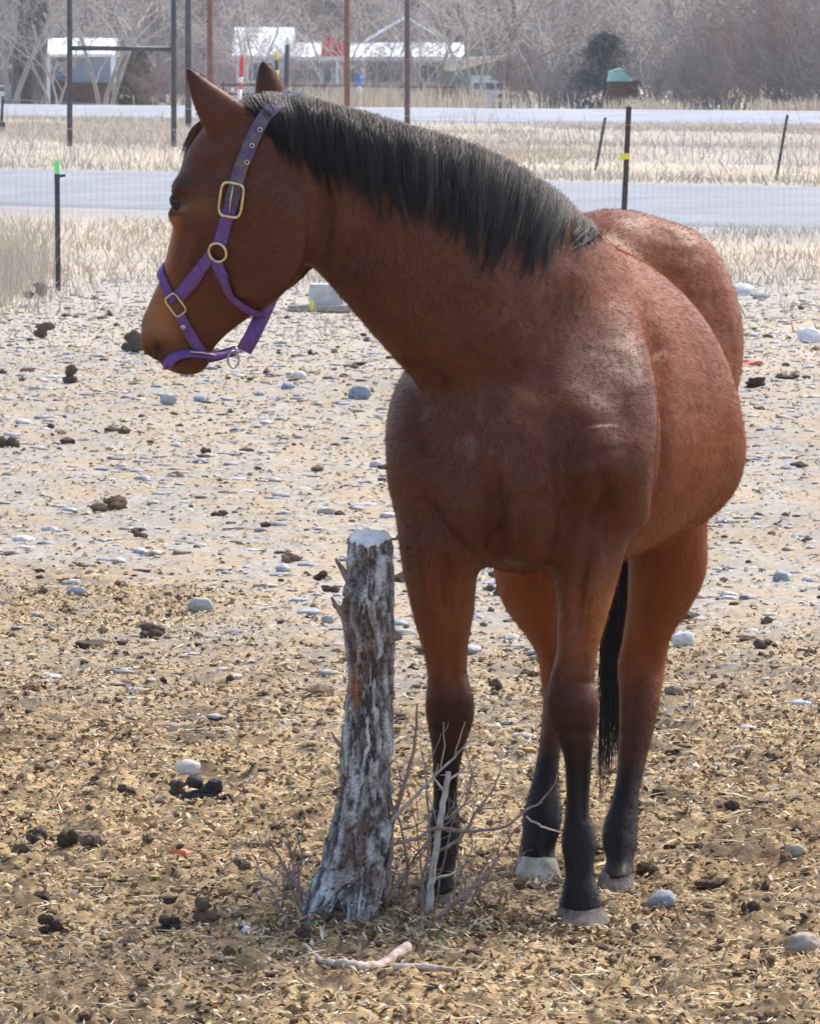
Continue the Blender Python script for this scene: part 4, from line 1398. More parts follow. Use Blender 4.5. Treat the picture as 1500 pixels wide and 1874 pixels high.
# sawn top: rings of the face drop slightly unevenly
cc = rim.mean(0)
rows_ = []
for q in (1.0, .985, .75, .5, .25):
    r_ = cc + (rim - cc) * q * np.array([1, 1, 1])
    r_[:, 2] += .0045 if q < 1 else 0
    rows_.append(r_)
V = np.vstack(rows_ + [cc[None] + [0, 0, .0045]])
nt = len(rim); ii = np.arange(4)[:, None] * nt; jj = np.arange(nt)[None]; kk = (jj + 1) % nt
Fq = np.stack([ii + jj, ii + kk, ii + nt + kk, ii + nt + jj], -1).reshape(-1, 4)
F3 = np.stack([4 * nt + np.arange(nt), 4 * nt + (np.arange(nt) + 1) % nt, np.full(nt, 5 * nt)], -1)
mesh_np('cut_face', V, [Fq, F3], m_cut, stump, False)
bark_tube('root', [(580, 640, 1590, -.01), (566, 630, 1630, -.03), (552, 610, 1672, -.05), (540, 596, 1712, -.06), (528, 590, 1740, -.06)], 1.0, .012, 90, 90, 0, False, 3)
bark_tube('root', [(634, 708, 1580, -.01), (632, 700, 1620, -.035), (632, 692, 1665, -.05), (632, 690, 1705, -.06), (634, 690, 1735, -.06)], 1.0, .012, 90, 90, 0, False, 7)
m_twig = noise_mat('dead_twig', (.20, .135, .12), (.34, .26, .235), 60, 0.85, spec=.2)
m_cane = noise_mat('pale_cane', (.36, .31, .27), (.52, .47, .42), 50, 0.8, spec=.2)


def px_tube(mb, pts, r, dep, n=7, sub=5):
    q = catmull(np.array([[*P(x, y, STD + dep + (d[0] if d else 0))] for x, y, *d in pts]), sub)
    q[1:-1] += RNG.normal(0, .0012, (len(q) - 2, 3))
    mb.tube(q, np.interp(np.linspace(0, 1, len(q)), np.linspace(0, 1, len(r)), r), n)
    return q


for nm, pts, r in (('branch_stub', [(640, 1062), (624, 1040), (614, 1022)], [.010, .006, .003]), ('branch_stub', [(634, 1130), (614, 1108), (608, 1092)], [.009, .006, .002]),
                   ('branch_stub', [(708, 1160), (724, 1164), (734, 1166)], [.014, .010, .006]), ('branch_stub', [(632, 1370), (618, 1358), (606, 1340)], [.007, .004, .002])):
    mb = MB(); px_tube(mb, pts, r, -.01); mb.build(nm, m_bark if 'x' in nm else m_twig, stump, True)

# bare shrub round the stump
shrub = empty('bare_shrub', tuple(P(740, 1680, STD)))
tag(shrub, 'leafless twiggy shrub sprouting round the foot of the stump', 'shrub')


def twigs(q, r, depth, mb):
    """side shoots along a stem"""
    n = int(RNG.integers(2, 6)) if depth == 0 else int(RNG.integers(0, 3))
    for _ in range(n):
        i = int(RNG.integers(len(q) // 4, len(q) - 1))
        t = q[min(i + 1, len(q) - 1)] - q[i - 1]; t /= np.linalg.norm(t) + 1e-9
        d = t * .7 + RNG.normal(0, .7, 3) * np.array([1, .6, .8]) + np.array([0, 0, .25]); d /= np.linalg.norm(d)
        L = RNG.uniform(.03, .11) * (1 if depth == 0 else .5)
        pts = [q[i]]
        for k in range(4):
            d = d + RNG.normal(0, .22, 3); d /= np.linalg.norm(d)
            pts.append(pts[-1] + d * L / 4)
        rr = max(r * .5, .0009)
        mb.tube(np.array(pts), np.linspace(rr, rr * .4, 5), 4)
        if depth < 1: twigs(np.array(pts), rr, depth + 1, mb)


stems = [([(783, 1668), (790, 1610), (800, 1540), (811, 1470), (820, 1412)], [.0085, .0075, .006], -.05, m_cane),
         ([(703, 1650), (714, 1570), (718, 1505), (742, 1430), (758, 1360), (764, 1290)], [.0075, .005, .002], -.02, m_twig),
         ([(716, 1502), (764, 1452), (830, 1386), (838, 1375)], [.0045, .003, .0015], -.03, m_cane),
         ([(720, 1545), (760, 1535), (800, 1515), (850, 1520), (925, 1512), (962, 1482), (992, 1468)], [.0045, .004, .002], -.06, m_twig),
         ([(962, 1494), (990, 1512), (1028, 1524)], [.0022, .0025, .0015], -.05, m_cane),
         ([(786, 1695), (835, 1650), (885, 1605), (920, 1555)], [.006, .0045, .002], -.08, m_twig),
         ([(800, 1560), (842, 1532), (870, 1490), (905, 1440), (918, 1390)], [.004, .003, .001], -.04, m_twig),
         ([(776, 1700), (772, 1620), (786, 1540), (779, 1430), (768, 1360)], [.0035, .003, .001], -.03, m_twig),
         ([(700, 1660), (738, 1600), (778, 1545), (842, 1480)], [.0045, .003, .001], .0, m_twig),
         ([(575, 1650), (540, 1618), (505, 1560), (488, 1540)], [.0045, .003, .001], -.02, m_twig),
         ([(566, 1665), (528, 1640), (495, 1612), (470, 1604)], [.004, .0025, .001], -.04, m_twig),
         ([(560, 1680), (545, 1610), (552, 1560), (540, 1520)], [.0035, .0025, .001], .02, m_twig),
         ([(560, 1690), (520, 1670), (498, 1630), (478, 1625)], [.003, .002, .001], -.06, m_twig),
         ([(725, 1690), (745, 1610), (735, 1520), (700, 1440)], [.004, .003, .001], .03, m_twig),
         ([(812, 1500), (850, 1470), (862, 1420), (850, 1360)], [.003, .002, .001], -.05, m_twig),
         ([(860, 1660), (880, 1620), (930, 1600), (960, 1560)], [.0035, .0025, .001], -.05, m_twig)]
for _ in range(12):
    lft = RNG.random() < .3
    x0 = RNG.uniform(505, 575) if lft else RNG.uniform(700, 880)
    y0 = RNG.uniform(1655, 1700); hh = RNG.uniform(60, 190) * (1 if lft else 1.35); sx = RNG.normal(-25 if lft else 30, 45)
    stems.append(([(x0, y0), (x0 + sx * .3, y0 - hh * .35), (x0 + sx * .7 + RNG.normal(0, 10), y0 - hh * .7), (x0 + sx * 1.2, y0 - hh)], [.0026, .0018, .0008], RNG.uniform(-.10, .06), m_twig))
for pts, r, dep, mat in stems:
    mb = MB(); q = px_tube(mb, pts, r, dep)
    if pts[0][0] < 950: twigs(q, r[0], 0, mb)
    mb.build('stem', mat, shrub, True)


# ---------------------------------------------------------------- single stones, clods and sticks
def rock_mesh(name, w, hgt, dpt, seed, rough=.18, sub=3, freq=2.2):
    v, f = ICO[sub]
    n = fbm(v[:, 0] * freq + seed * 3.1, v[:, 1] * freq + seed, v[:, 2] * freq, 4, seed) - .5
    n2 = fbm(v[:, 0] * 6 + seed, v[:, 1] * 6, v[:, 2] * 6, 2, seed + 9) - .5
    v = v * (1 + n * rough * 3 + n2 * rough * .8)[:, None]
    return v * np.array([w / 2, dpt / 2, hgt / 2]), f


def lay(name, px, py, wpx, asp, col, mat, label, cat, group=None, rough=.18, sink=.25, seed=1, sub=3, dasp=.8, tone=None):
    """a stone or clod whose foot stands at a photo pixel; width given in photo pixels"""
    g = G(px, py)
    w = wpx * g.y / F
    hgt = w * asp * (.62 if cat == 'manure' and g.y > 24 else 1.0)
    if cat == 'manure':
        rg = np.random.default_rng(seed); vs, fs, k_ = [], [], 0
        for q in range(int(rg.integers(4, 8))):
            s_ = rg.uniform(.34, .62)
            v1, f1 = rock_mesh(name, w * s_, max(hgt * rg.uniform(.6, 1.0), w * .12), w * s_ * dasp, seed * 11 + q, .52, 2, 2.6)
            vs.append(v1 + np.array([rg.uniform(-.34, .34) * w, rg.uniform(-.3, .3) * w, rg.uniform(-.15, .10) * hgt])); fs.append(f1 + k_); k_ += len(v1)
        v, f = np.vstack(vs), np.vstack(fs)
    else:
        v, f = rock_mesh(name, w, hgt, w * dasp, seed, rough, sub)
    a = seed * 1.7
    R = np.array(Matrix.Rotation(a * .25, 3, 'X') @ Matrix.Rotation(math.sin(a) * .12, 3, 'Y'))
    v = v @ R.T
    zb = -v[:, 2].min() - hgt * sink
    o = mesh_np(name, v + np.array([0, 0, zb]), f, mat, None, True, np.tile(col, (len(v), 1)) * (.85 + .3 * vnoise(v[:, 0] * 120, v[:, 1] * 120, v[:, 2] * 120, seed))[:, None])
    o.location = g
    tag(o, label, cat, group)
    return o


W_, B_, N_ = (.52, .48, .42), (.24, .27, .31), (.085, .062, .048)
L_ = (.36, .36, .36)
stones = [
    (343, 1412, 46, .55, W_, 'cream flat-topped stone lying just behind the dark manure pile', .10),
    (449, 1703, 30, .75, (.72, .71, .72), 'small bright white stone chip left of the stump foot', .14),
    (1210, 1658, 52, .72, (.24, .265, .30), 'rounded grey stone beside the front hoof on the right', .08),
    (1470, 1748, 62, .72, (.29, .25, .21), 'tan boulder half buried at the right edge of the foreground', .14),
    (367, 735, 26, .8, B_, 'round blue-grey stone on pale ground below the muzzle', .08),
    (474, 722, 20, .6, B_, 'small blue-grey stone below the lead ring', .08),
    (526, 714, 24, .75, B_, 'blue-grey cobble touching a pale one below the throat', .08),
    (548, 700, 26, .5, W_, 'pale flat cobble touching a blue-grey one below the throat', .08),
    (660, 730, 42, .62, (.24, .27, .32), 'dark blue angular stone left of the horse\'s chest', .16),
    (368, 1116, 48, .42, L_, 'flat pale grey cobble on bare ground left of the stump', .08),
    (140, 1088, 36, .38, (.42, .45, .48), 'flat blue-grey cobble at far left, level with the stump top', .08),
    (130, 1072, 34, .35, (.55, .56, .57), 'thin pale cobble just behind the flat blue-grey one', .08),
    (44, 990, 40, .36, (.52, .53, .53), 'pale flat stone near the left edge in the middle distance', .08),
    (518, 1044, 28, .62, L_, 'pale grey pebble in front of a brown clod left of the stump', .08),
    (688, 858, 26, .55, L_, 'whitish-grey stone touching the outline of the chest on the left', .1),
    (1428, 1068, 32, .55, B_, 'blue-grey stone right of the belly near the right edge', .08),
    (1250, 1190, 44, .42, (.58, .59, .60), 'pale flat stone right of the hind leg', .08),
    (1452, 1562, 42, .45, (.45, .40, .33), 'tan flat stone among hay on the right', .1),
    (1232, 1272, 34, .7, (.20, .15, .12), 'brown rounded stone right of the hock', .1),
    (868, 1360, 20, .6, (.66, .64, .62), 'tiny white pebble between the two forelegs', .1),
    (1390, 548, 30, .5, (.26, .29, .29), 'dark greenish stone on the turf right of the rump', .12),
    (1360, 540, 40, .4, (.55, .54, .52), 'pale stone on the turf right of the rump', .12),
    (1480, 628, 46, .35, (.62, .62, .62), 'long whitish stone at the right edge beyond the barrel', .1),
    (308, 745, 30, .45, L_, 'pale grey cobble below the lips, left of the round one', .08),
    (288, 722, 0, 0, 0, '', 0),
    (600, 1140, 26, .5, L_, 'pale pebble beside the stump, level with its upper bark', .08),
    (730, 1172, 0, 0, 0, '', 0),
    (596, 945, 34, .4, L_, 'flat pale stone left of the chest above the stump top', .08),
    (690, 1220, 0, 0, 0, '', 0)]
for i, (px, py, w, asp, col, lab, rg) in enumerate(s for s in stones if s[2]):
    lay('stone', px, py, w, asp, col, m_stone, lab, 'stone', 'single stones on the ground', rg + .13, .36, i + 3)
clods = [
    (378, 1462, 78, .62, (.055, .052, .058), 'large blackish manure clump in front of the cream stone'),
    (325, 1448, 34, .7, (.10, .075, .06), 'brown clod left of the large blackish manure clump'),
    (412, 1466, 32, .5, (.06, .048, .042), 'low dark clod right of the large blackish manure clump'),
    (165, 1560, 44, .6, (.16, .12, .09), 'greyish-brown clod, right end of the row at lower left'),
    (118, 1552, 52, .68, (.075, .055, .035), 'dark middle clod of the row at lower left'),
    (68, 1545, 42, .66, (.095, .07, .055), 'dark clod, left end of the row at lower left'),
    (45, 1572, 44, .6, (.14, .10, .07), 'brown clod below the row at lower left'),
    (232, 1446, 34, .62, (.11, .08, .065), 'single brown clod midway between the left edge and the manure pile'),
    (238, 652, 62, .30, (.11, .08, .065), 'low dark manure heap just left of the muzzle'),
    (127, 700, 42, .62, (.12, .085, .06), 'brown split clod left of and below the muzzle'),
    (16, 822, 36, .85, (.12, .09, .07), 'tall brown clod at the left edge in the middle distance'),
    (377, 830, 20, 1.0, (.10, .065, .05), 'small upright brown clod on pale ground below the chin'),
    (403, 946, 30, .6, (.12, .075, .045), 'chestnut-brown clod left of the stump, above the pale pebble'),
    (198, 934, 54, .22, (.09, .06, .035), 'flat dark brown dung pat on pale ground at left'),
    (257, 983, 26, .6, (.12, .09, .075), 'small dark clod with pale base right of the flat pat'),
    (531, 1030, 28, .68, (.24, .17, .12), 'tan-brown clod behind a pale grey pebble'),
    (590, 1064, 30, .55, (.11, .07, .05), 'dark red-brown clod left of the stump top'),
    (602, 1088, 36, .30, (.13, .09, .07), 'flat brown clod lying against the stump outline'),
    (98, 770, 0, 0, 0, ''),
    (1388, 712, 46, .35, (.085, .055, .05), 'flat dark clod right of the flank, below the coral scrap'),
    (1440, 696, 46, .42, (.11, .085, .06), 'dark brown pat at the right edge beside the coral scrap'),
    (1392, 1196, 42, .42, (.085, .06, .05), 'dark clod at right, level with the hocks'),
    (280, 1172, 48, .35, (.10, .07, .055), 'flat dark clod where hay gives way to stony ground at left'),
    (310, 1700, 46, .5, (.065, .05, .038), 'dark blocky clod at left of the shrub foot'),
    (375, 1706, 66, .45, (.13, .09, .065), 'low brown clod between the blocky one and the white chip'),
    (95, 1704, 44, .4, (.07, .052, .045), 'dark clod in a hollow at lower left'),
    (1182, 1602, 44, .5, (.10, .07, .045), 'brown clod behind the grey stone by the hooves'),
    (1295, 1612, 48, .4, (.085, .06, .045), 'dark clod on the right, level with the hind hooves'),
    (608, 1700, 56, .6, (.12, .085, .06), 'mossy brown clod between the roots of the stump'),
    (556, 1728, 40, .7, (.09, .062, .05), 'dark round clod at the left root of the stump'),
    (68, 548, 44, .32, (.17, .145, .14), 'dark tuft of clods on the turf left of the green-tipped post'),
    (905, 1092, 26, .75, (.12, .10, .10), 'dark round clod seen between foreleg and hind leg'),
    (905, 1258, 30, .5, (.11, .08, .065), 'dark clod seen between the forelegs at knee height'),
    (80, 622, 44, .22, (.15, .11, .085), 'flat dark heap at far left beside the turf'),
    (690, 1560, 0, 0, 0, ''),
    (1330, 1480, 44, .4, (.11, .08, .06), 'low brown clod on the hay at right of the hind fetlocks'),
    (1370, 1665, 34, .6, (.10, .07, .055), 'dark brown clod at lower right, right of the grey stone')]
for i, (px, py, w, asp, col, lab) in enumerate(s for s in clods if s[2]):
    lay('manure_clod', px, py, w, asp, col, m_clod, lab, 'manure', 'single dark clods on the ground', .24, .15, i + 40, 3, .8)

# sticks lying in front of the stump
def stick(pts, r, mat, label):
    q = []
    for px, py, up in pts:
        g = G(px, py); q.append([g.x, g.y, g.z + up])
    base = np.array(q[0])
    q = catmull(np.array(q), 8); q[1:-1] += RNG.normal(0, .0011, (len(q) - 2, 3))
    mb = MB(); mb.tube(q - base, np.interp(np.linspace(0, 1, len(q)), np.linspace(0, 1, len(r)), r), 10)
    o = mb.build('stick', mat, None, True); o.location = base
    return tag(o, label, 'stick', 'sticks lying before the stump')


m_peeled = noise_mat('peeled_stick', (.34, .25, .19), (.58, .50, .42), 40, 0.8, spec=.2, bump=.001)
stick([(556, 1742, .01), (590, 1766, .012), (632, 1780, .012), (690, 1772, .014), (745, 1752, .02)], [.003, .006, .009, .0115, .012], m_peeled, 'peeled bent stick with knobbed end lying in front of the stump')
stick([(720, 1784, .010), (770, 1788, .010), (832, 1796, .010)], [.007, .0075, .004], m_peeled, 'short straight pale stick lying right of the bent one')
m_coral = noise_mat('coral_tape', (.80, .22, .14), (.85, .36, .24), 30, 0.6)
for px, py, s, lab in ((1378, 672, .07, 'crumpled coral-pink scrap on the ground right of the flank'), (325, 1578, .022, 'tiny coral-pink scrap on the hay at lower left')):
    g = G(px, py); mb = MB()
    for k in range(5):
        a = RNG.uniform(0, 6.28); c = np.array([RNG.normal(0, s * .5), RNG.normal(0, s * .5), .012 + s * .1])
        d = np.array([math.cos(a), math.sin(a), RNG.normal(0, .3)]) * s; e = np.array([-math.sin(a), math.cos(a), .4]) * s * .35
        mb.add([c - d, c - d * .2 + e + [0, 0, s * .2], c + d, c + d * .1 - e], f3=[[0, 3, 1], [1, 3, 2]])
    o = mb.build('plastic_scrap', m_coral); o.location = g; tag(o, lab, 'scrap')

# concrete block with a yellow tag seen under the neck, white pipe end at the left edge
g = G(585, 572)
m_conc = noise_mat('rough_concrete', (.40, .40, .39), (.56, .56, .55), 12, 0.95, bump=.006, bscale=60)
m_yel = new_mat('yellow_plastic', (.80, .70, .06), .5)
m_old = noise_mat('weathered_plank', (.26, .23, .20), (.40, .36, .31), 14, .9, stretch=(.2, 2, 2))
blk = empty('concrete_block', g)
tag(blk, 'grey concrete block on a plank with a yellow tag, seen under the neck', 'block')
for nm, c, s, mt in (('slab', (.05, .1, .13), (.24, .22, .16), m_conc), ('plank', (0, 0, .03), (.46, .16, .05), m_old), ('tag', (-.06, -.09, .055), (.03, .01, .075), m_yel)):
    mb = MB(); mb.box(np.array(g) + np.array(c), s, .1)
    o = mb.build(nm, mt, blk)
    bv = o.modifiers.new('bevel', 'BEVEL'); bv.width = .008; bv.segments = 2
g = G(8, 496)
m_pvc = noise_mat('white_plastic', (.62, .64, .68), (.74, .75, .78), 8, .5)
mb = MB(); mb.tube([(-.5, .1, .06), (-.1, 0, .10), (.06, -.03, .16)], .028, 12)
o = mb.build('pipe', m_pvc, None, True); o.location = g
tag(o, 'white plastic pipe end poking out of the grass at the left edge', 'pipe')
# ================================================================ fences, posts and markers
m_tpost = noise_mat('painted_steel_post', (.035, .038, .042), (.07, .07, .075), 20, .6, spec=.4)
m_tpost2 = noise_mat('brown_steel_post', (.06, .035, .04), (.10, .06, .06), 20, .65, spec=.35)
m_wire = new_mat('galvanised_wire', (.42, .43, .45), .45, .8)
m_green = new_mat('fluorescent_green', (.25, .85, .25), .5)
FY = 53.0


def t_post(name, base, top, mat, parent, w=.034):
    """T-section steel post with studs, leaning from base to top"""
    base, top = np.array(base), np.array(top)
    ax = top - base; L = np.linalg.norm(ax); ax /= L
    mb = MB()
    s = np.cross(ax, [0, 1, 0]); s /= np.linalg.norm(s); b = np.cross(s, ax)
    for (a0, a1, b0, b1) in ((-w / 2, w / 2, -.004, .004), (-.004, .004, .0041, w)):
        v = [base - ax * .15 + s * x + b * y for x, y in ((a0, b0), (a1, b0), (a1, b1), (a0, b1))]
        mb.prism(v, ax * (L + .15))
    for k in range(int(L / .055)):
        c = base + ax * (.05 + k * .055) - b * .008
        mb.prism([c - s * .006 - b * .004, c + s * .006 - b * .004, c + s * .006 + b * .004, c - s * .006 + b * .004], ax * .02)
    return mb.build(name, mat, parent)


fence = empty('wire_fence', (0, FY, gz(0, FY)))
tag(fence, 'fine wire mesh fence on steel posts between the paddock and the lane', 'fence')


def fpt(px, py): return np.array(P(px, py, FY))


zb = gz(fpt(105, 530)[0], FY)
pl = t_post('steel_post', (fpt(105, 0)[0], FY, zb), fpt(105, 318), m_tpost, fence, .042)
mb = MB(); c = fpt(105, 305); mb.box(c, (.042, .04, .11)); mb.build('post_cap', m_green, pl)
mb = MB(); mb.box(fpt(112, 322) + np.array([0, -.03, 0]), (.075, .03, .022), 0, 0, -.15); mb.build('insulator', m_tpost, pl)
zb = gz(fpt(1137, 530)[0], FY)
pr = t_post('steel_post', (fpt(1136, 0)[0], FY, zb), fpt(1150, 195), m_tpost2, fence, .044)
mb = MB(); mb.box(fpt(1142, 286) + np.array([0, -.035, 0]), (.082, .05, .05)); mb.build('insulator', m_yel, pr)
for x in (-9.0, 9.2):
    t_post('steel_post', (x, FY, gz(x, FY)), (x, FY, 1.35), m_tpost, fence)
mb = MB()
for x in np.arange(-9.2, 9.3, .0508):
    mb.tube([(x, FY + .03, .02 + gz(x, FY) * 0), (x, FY + .03 + RNG.normal(0, .004), 1.22)], .0012, 3, False)
for z in np.arange(.03, 1.24, .1016):
    xs = np.arange(-9.2, 9.3, .6)
    mb.tube(np.stack([xs, np.full(len(xs), FY + .032), z + np.sin(xs * 1.3) * .01], -1), .0013, 3, False)
mb.build('wire_mesh', m_wire, fence)
mb = MB()
xs = np.arange(-9.2, 9.3, .5)
mb.tube(np.stack([xs, np.full(len(xs), FY - .03), 1.33 + np.sin(xs * .9) * .02], -1), .0016, 4, False)
mb.build('top_wire', m_wire, fence)

# leaning posts along the far side of the lane with slack wires
pf = empty('roadside_fence', tuple(G(1090, 310)))
tag(pf, 'leaning thin steel posts with slack wires on the bank beyond the lane', 'fence')
tops = []
for (bx, by), (tx, ty) in (((1089, 312), (1107, 215)), ((1419, 330), (1440, 210)), ((2, 242), (6, 176)), ((-330, 236), (-328, 170)), ((1760, 345), (1780, 226))):
    g = G(bx, by); tp = np.array(P(tx, ty, g.y)); t_post('steel_post', g, tp, m_tpost, pf, .045 * g.y / 105); tops.append((np.array(g), tp))
tops.sort(key=lambda q: q[0][0])
mb = MB()
for q in (.55, .92):
    for (b0, t0), (b1, t1) in zip(tops[:-1], tops[1:]):
        a, b = b0 + (t0 - b0) * q, b1 + (t1 - b1) * q
        mb.tube([a, (a + b) / 2 - [0, 0, .08], b], .004, 4, False)
mb.build('wire', m_wire, pf)
mb = MB(); g = np.array(P(5, 232, tops[1][0][1] - .1)); mb.box(g, (.16, .1, .28), 0, .2); mb.build('insulator_reel', m_tpost, pf)

# tall steel pipes beyond the lane
m_pipe = noise_mat('dark_pipe', (.035, .034, .045), (.075, .07, .085), 6, .55, spec=.4)
m_rust = noise_mat('rusty_pipe', (.16, .075, .05), (.26, .13, .09), 8, .85, spec=.2)
m_plum = noise_mat('purplish_pipe', (.085, .055, .06), (.14, .09, .095), 8, .7, spec=.3)
ga = G(128, 268); Ya = ga.y
xa = ga.x; gb_x = P(318, 200, Ya).x
frame_ = empty('ranch_gateway', tuple(ga))
tag(frame_, 'tall dark pipe H-frame with one crossbar on the grassy bank at left', 'gateway')
for x, nm in ((xa, 'post'), (gb_x, 'post')):
    mb = MB(); z0 = float(tz(x, Ya)); r = 5.2 * Ya / F
    mb.tube([(x, Ya, z0 - .2), (x + .01, Ya, z0 + 2.5), (x + .02, Ya, z0 + 5.2)], r, 12); mb.build(nm, m_pipe, frame_, True)
zc = P(200, 88, Ya).z
mb = MB(); mb.tube([(xa, Ya, zc), (gb_x, Ya, zc - .02)], 4.4 * Ya / F, 12); mb.build('crossbar', m_pipe, frame_, True)
for px, py, w, mt, lab in ((345, 237, 12, m_pipe, 'tall dark square post just right of the pipe H-frame'), (385, 236, 11, m_rust, 'tall rusty post above the horse\'s near ear'),
                           (635, 232, 11, m_rust, 'tall rusty post crossing the red rooftop box'), (745, 240, 10, m_plum, 'tall purplish-brown post rising behind the mane')):
    g = G(px, py); r = w / 2 * g.y / F
    mb = MB(); mb.tube([(0, 0, -.2), (.0, 0, 2.6), (.02, 0, 6.0)], r, 12)
    cap = mb.build('steel_post', mt, None, True); cap.location = g
    tag(cap, lab, 'post', 'tall posts on the bank')

# ================================================================ far side of the highway
def far(px, py, Y): return np.array(P(px, py, Y))


def gpt(px, Y):
    x = (px - 750) * Y / F
    return np.array([x, Y, float(tz(x, Y))])


m_white = noise_mat('white_metal_roof', (.66, .70, .76), (.80, .82, .86), .6, .5, spec=.4)
m_wall = noise_mat('pale_siding', (.50, .53, .58), (.60, .62, .66), 1.2, .8)
m_bluewall = noise_mat('blue_grey_siding', (.20, .25, .33), (.27, .32, .40), 1.2, .8)
m_trim = new_mat('white_trim', (.75, .76, .78), .6)
m_glass = new_mat('dark_window_glass', (.10, .14, .20), .08, 0, .8)
m_redbox = noise_mat('red_paint', (.55, .025, .03), (.66, .05, .05), 2, .5, spec=.4)
m_dark = new_mat('dark_eave', (.06, .055, .06), .8)
m_brownwood = noise_mat('brown_boards', (.075, .045, .032), (.14, .085, .06), 2.5, .85, stretch=(1, 1, 6))
m_rail = noise_mat('brown_rail', (.10, .055, .05), (.17, .10, .085), 4, .8)
m_cream = noise_mat('cream_fascia', (.66, .58, .44), (.74, .68, .56), 2, .7)
m_greenwall = noise_mat('grey_green_boards', (.16, .21, .19), (.22, .27, .24), 2, .8, stretch=(5, 1, 1))


def box_px(name, x0, x1, y0, y1, Y, dep, mat, parent):
    """box whose front face covers a photo rectangle at distance Y and which goes back dep metres"""
    a, b = far(x0, y1, Y), far(x1, y0, Y)
    mb = MB(); mb.box(((a[0] + b[0]) / 2, Y + dep / 2, (a[2] + b[2]) / 2), (b[0] - a[0], dep, b[2] - a[2]))
    return mb.build(name, mat, parent)


def roof_px(name, x0, x1, ye, yr, Y, run, mat, parent, over=.4, th=.12):
    """gable roof with its eave along the front: eave at photo height ye, ridge at yr (measured at the ridge), and the matching rear slope"""
    xa, xb = far(x0, ye, Y)[0], far(x1, ye, Y)[0]
    ze = far(x0, ye, Y)[2]; zr = far(x0, yr, Y + run)[2]
    mb = MB()
    sl = (zr - ze) / run
    mb.prism([(xa, Y - over, ze - sl * over), (xa, Y + run, zr), (xa, Y + run, zr - th), (xa, Y - over, ze - sl * over - th)], (xb - xa, 0, 0))
    mb.prism([(xa, Y + run + .01, zr), (xa, Y + 2 * run + over, ze - sl * over), (xa, Y + 2 * run + over, ze - sl * over - th), (xa, Y + run + .01, zr - th)], (xb - xa, 0, 0))
    o = mb.build(name, mat, parent)
    rb = MB()
    k = int((xb - xa) / .6)
    for i in range(1, k):
        x = xa + (xb - xa) * i / k
        rb.prism([(x - .025, Y - over, ze - sl * over + .004), (x + .025, Y - over, ze - sl * over + .004), (x + .025, Y + run, zr + .004), (x - .025, Y + run, zr + .004)], (0, 0, .035))
    rb.build('roof_seam', mat, o)
    return o


HY = 300.0
house = empty('house', tuple(gpt(620, HY)))
tag(house, 'low pale house with white metal roof and red rooftop box behind the mane', 'house')
box_px('wall', 432, 530, 100, 200, HY, 10, m_wall, house)
box_px('wall', 530.5, 838, 106, 200, HY + 1.2, 8, m_wall, house)
roof_px('roof', 424, 536, 98, 50, HY, 5, m_white, house)
roof_px('roof', 536.5, 850, 101, 78, HY, 5.2, m_white, house, 1.2)
box_px('fascia', 536.5, 850, 103.5, 107, HY - 1.22, .08, m_trim, house)
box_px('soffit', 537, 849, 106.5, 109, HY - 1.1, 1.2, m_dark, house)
for x0, x1 in ((534, 572), (576, 608), (640, 660), (690, 738), (760, 806)):
    w = box_px('window', x0, x1, 113, 152, HY + 1.12, .1, m_trim, house)
    box_px('pane', x0 + 2, x1 - 2, 115, 150, HY + 1.08, .06, m_bluewall if x0 in (576, 640) else m_glass, w)
    box_px('mullion', (x0 + x1) / 2 - .6, (x0 + x1) / 2 + .6, 115, 150, HY + 1.03, .04, m_trim, w)
for x in (617, 665, 742, 812):
    box_px('porch_post', x - 2.6, x + 2.6, 107, 200, HY - 1.0, .14, m_trim, house)
d = box_px('door', 672, 684, 116, 196, HY + 1.1, .08, m_bluewall, house)
w = box_px('window', 452, 500, 112, 150, HY - .06, .1, m_trim, house)
box_px('pane', 455, 497, 115, 147, HY - .1, .06, m_glass, w)
# red box with its own lid on the roof
rb_ = box_px('rooftop_box', 588, 634, 77, 104, HY - .6, 1.0, m_redbox, house)
rb_['label'] = 'red rooftop box with a dark mark'
box_px('lid', 594, 616, 68, 76.9, HY - .4, .7, m_redbox, rb_)
mb = MB(); c = far(613, 89, HY - .63); mb.tube(np.array([c + [-.24, 0, -.05], c + [-.1, 0, .07], c + [.05, 0, -.04], c + [.2, 0, .06]]), .05, 5); mb.build('mark', m_dark, rb_)
g = gpt(640, HY)
mb = MB(); a, b = far(745, 30, HY + 6), far(655, 84, HY + 5); mb.tube([a, (a + b) / 2 + [0, 0, .05], b], .07, 6); o = mb.build('guy_pole', m_trim, house)
mb = MB(); a, b = far(795, 62, HY + 5), far(745, 32, HY + 6); mb.tube([a, b], .06, 6); mb.build('guy_pole', m_trim, house)

# grey-green gabled garage with cream fascia
gar = empty('garage', tuple(gpt(865, 290)))
tag(gar, 'grey-green shed with cream fascia behind the white van', 'shed')
box_px('wall', 800, 908, 118, 200, 290, 6, m_greenwall, gar)
mb = MB()
pp = [far(x, y, 289.6) for x, y in ((812, 112), (838, 112), (838, 130), (812, 130))]; mb.prism(pp, (0, .2, 0)); mb.build('fascia', m_cream, gar)
mb = MB(); pp = [far(x, y, 289.6) for x, y in ((846, 108), (919, 106), (900, 114), (846, 126))]; mb.prism(pp, (0, .2, 0)); mb.build('fascia', m_cream, gar)
mb = MB(); pp = [far(x, y, 289.3) for x, y in ((790, 108), (925, 100), (925, 104), (790, 112))]; mb.prism(pp, (0, 7, .0)); mb.build('roof', m_white, gar)
box_px('door', 862, 898, 138, 199, 289.9, .08, m_wall, gar)

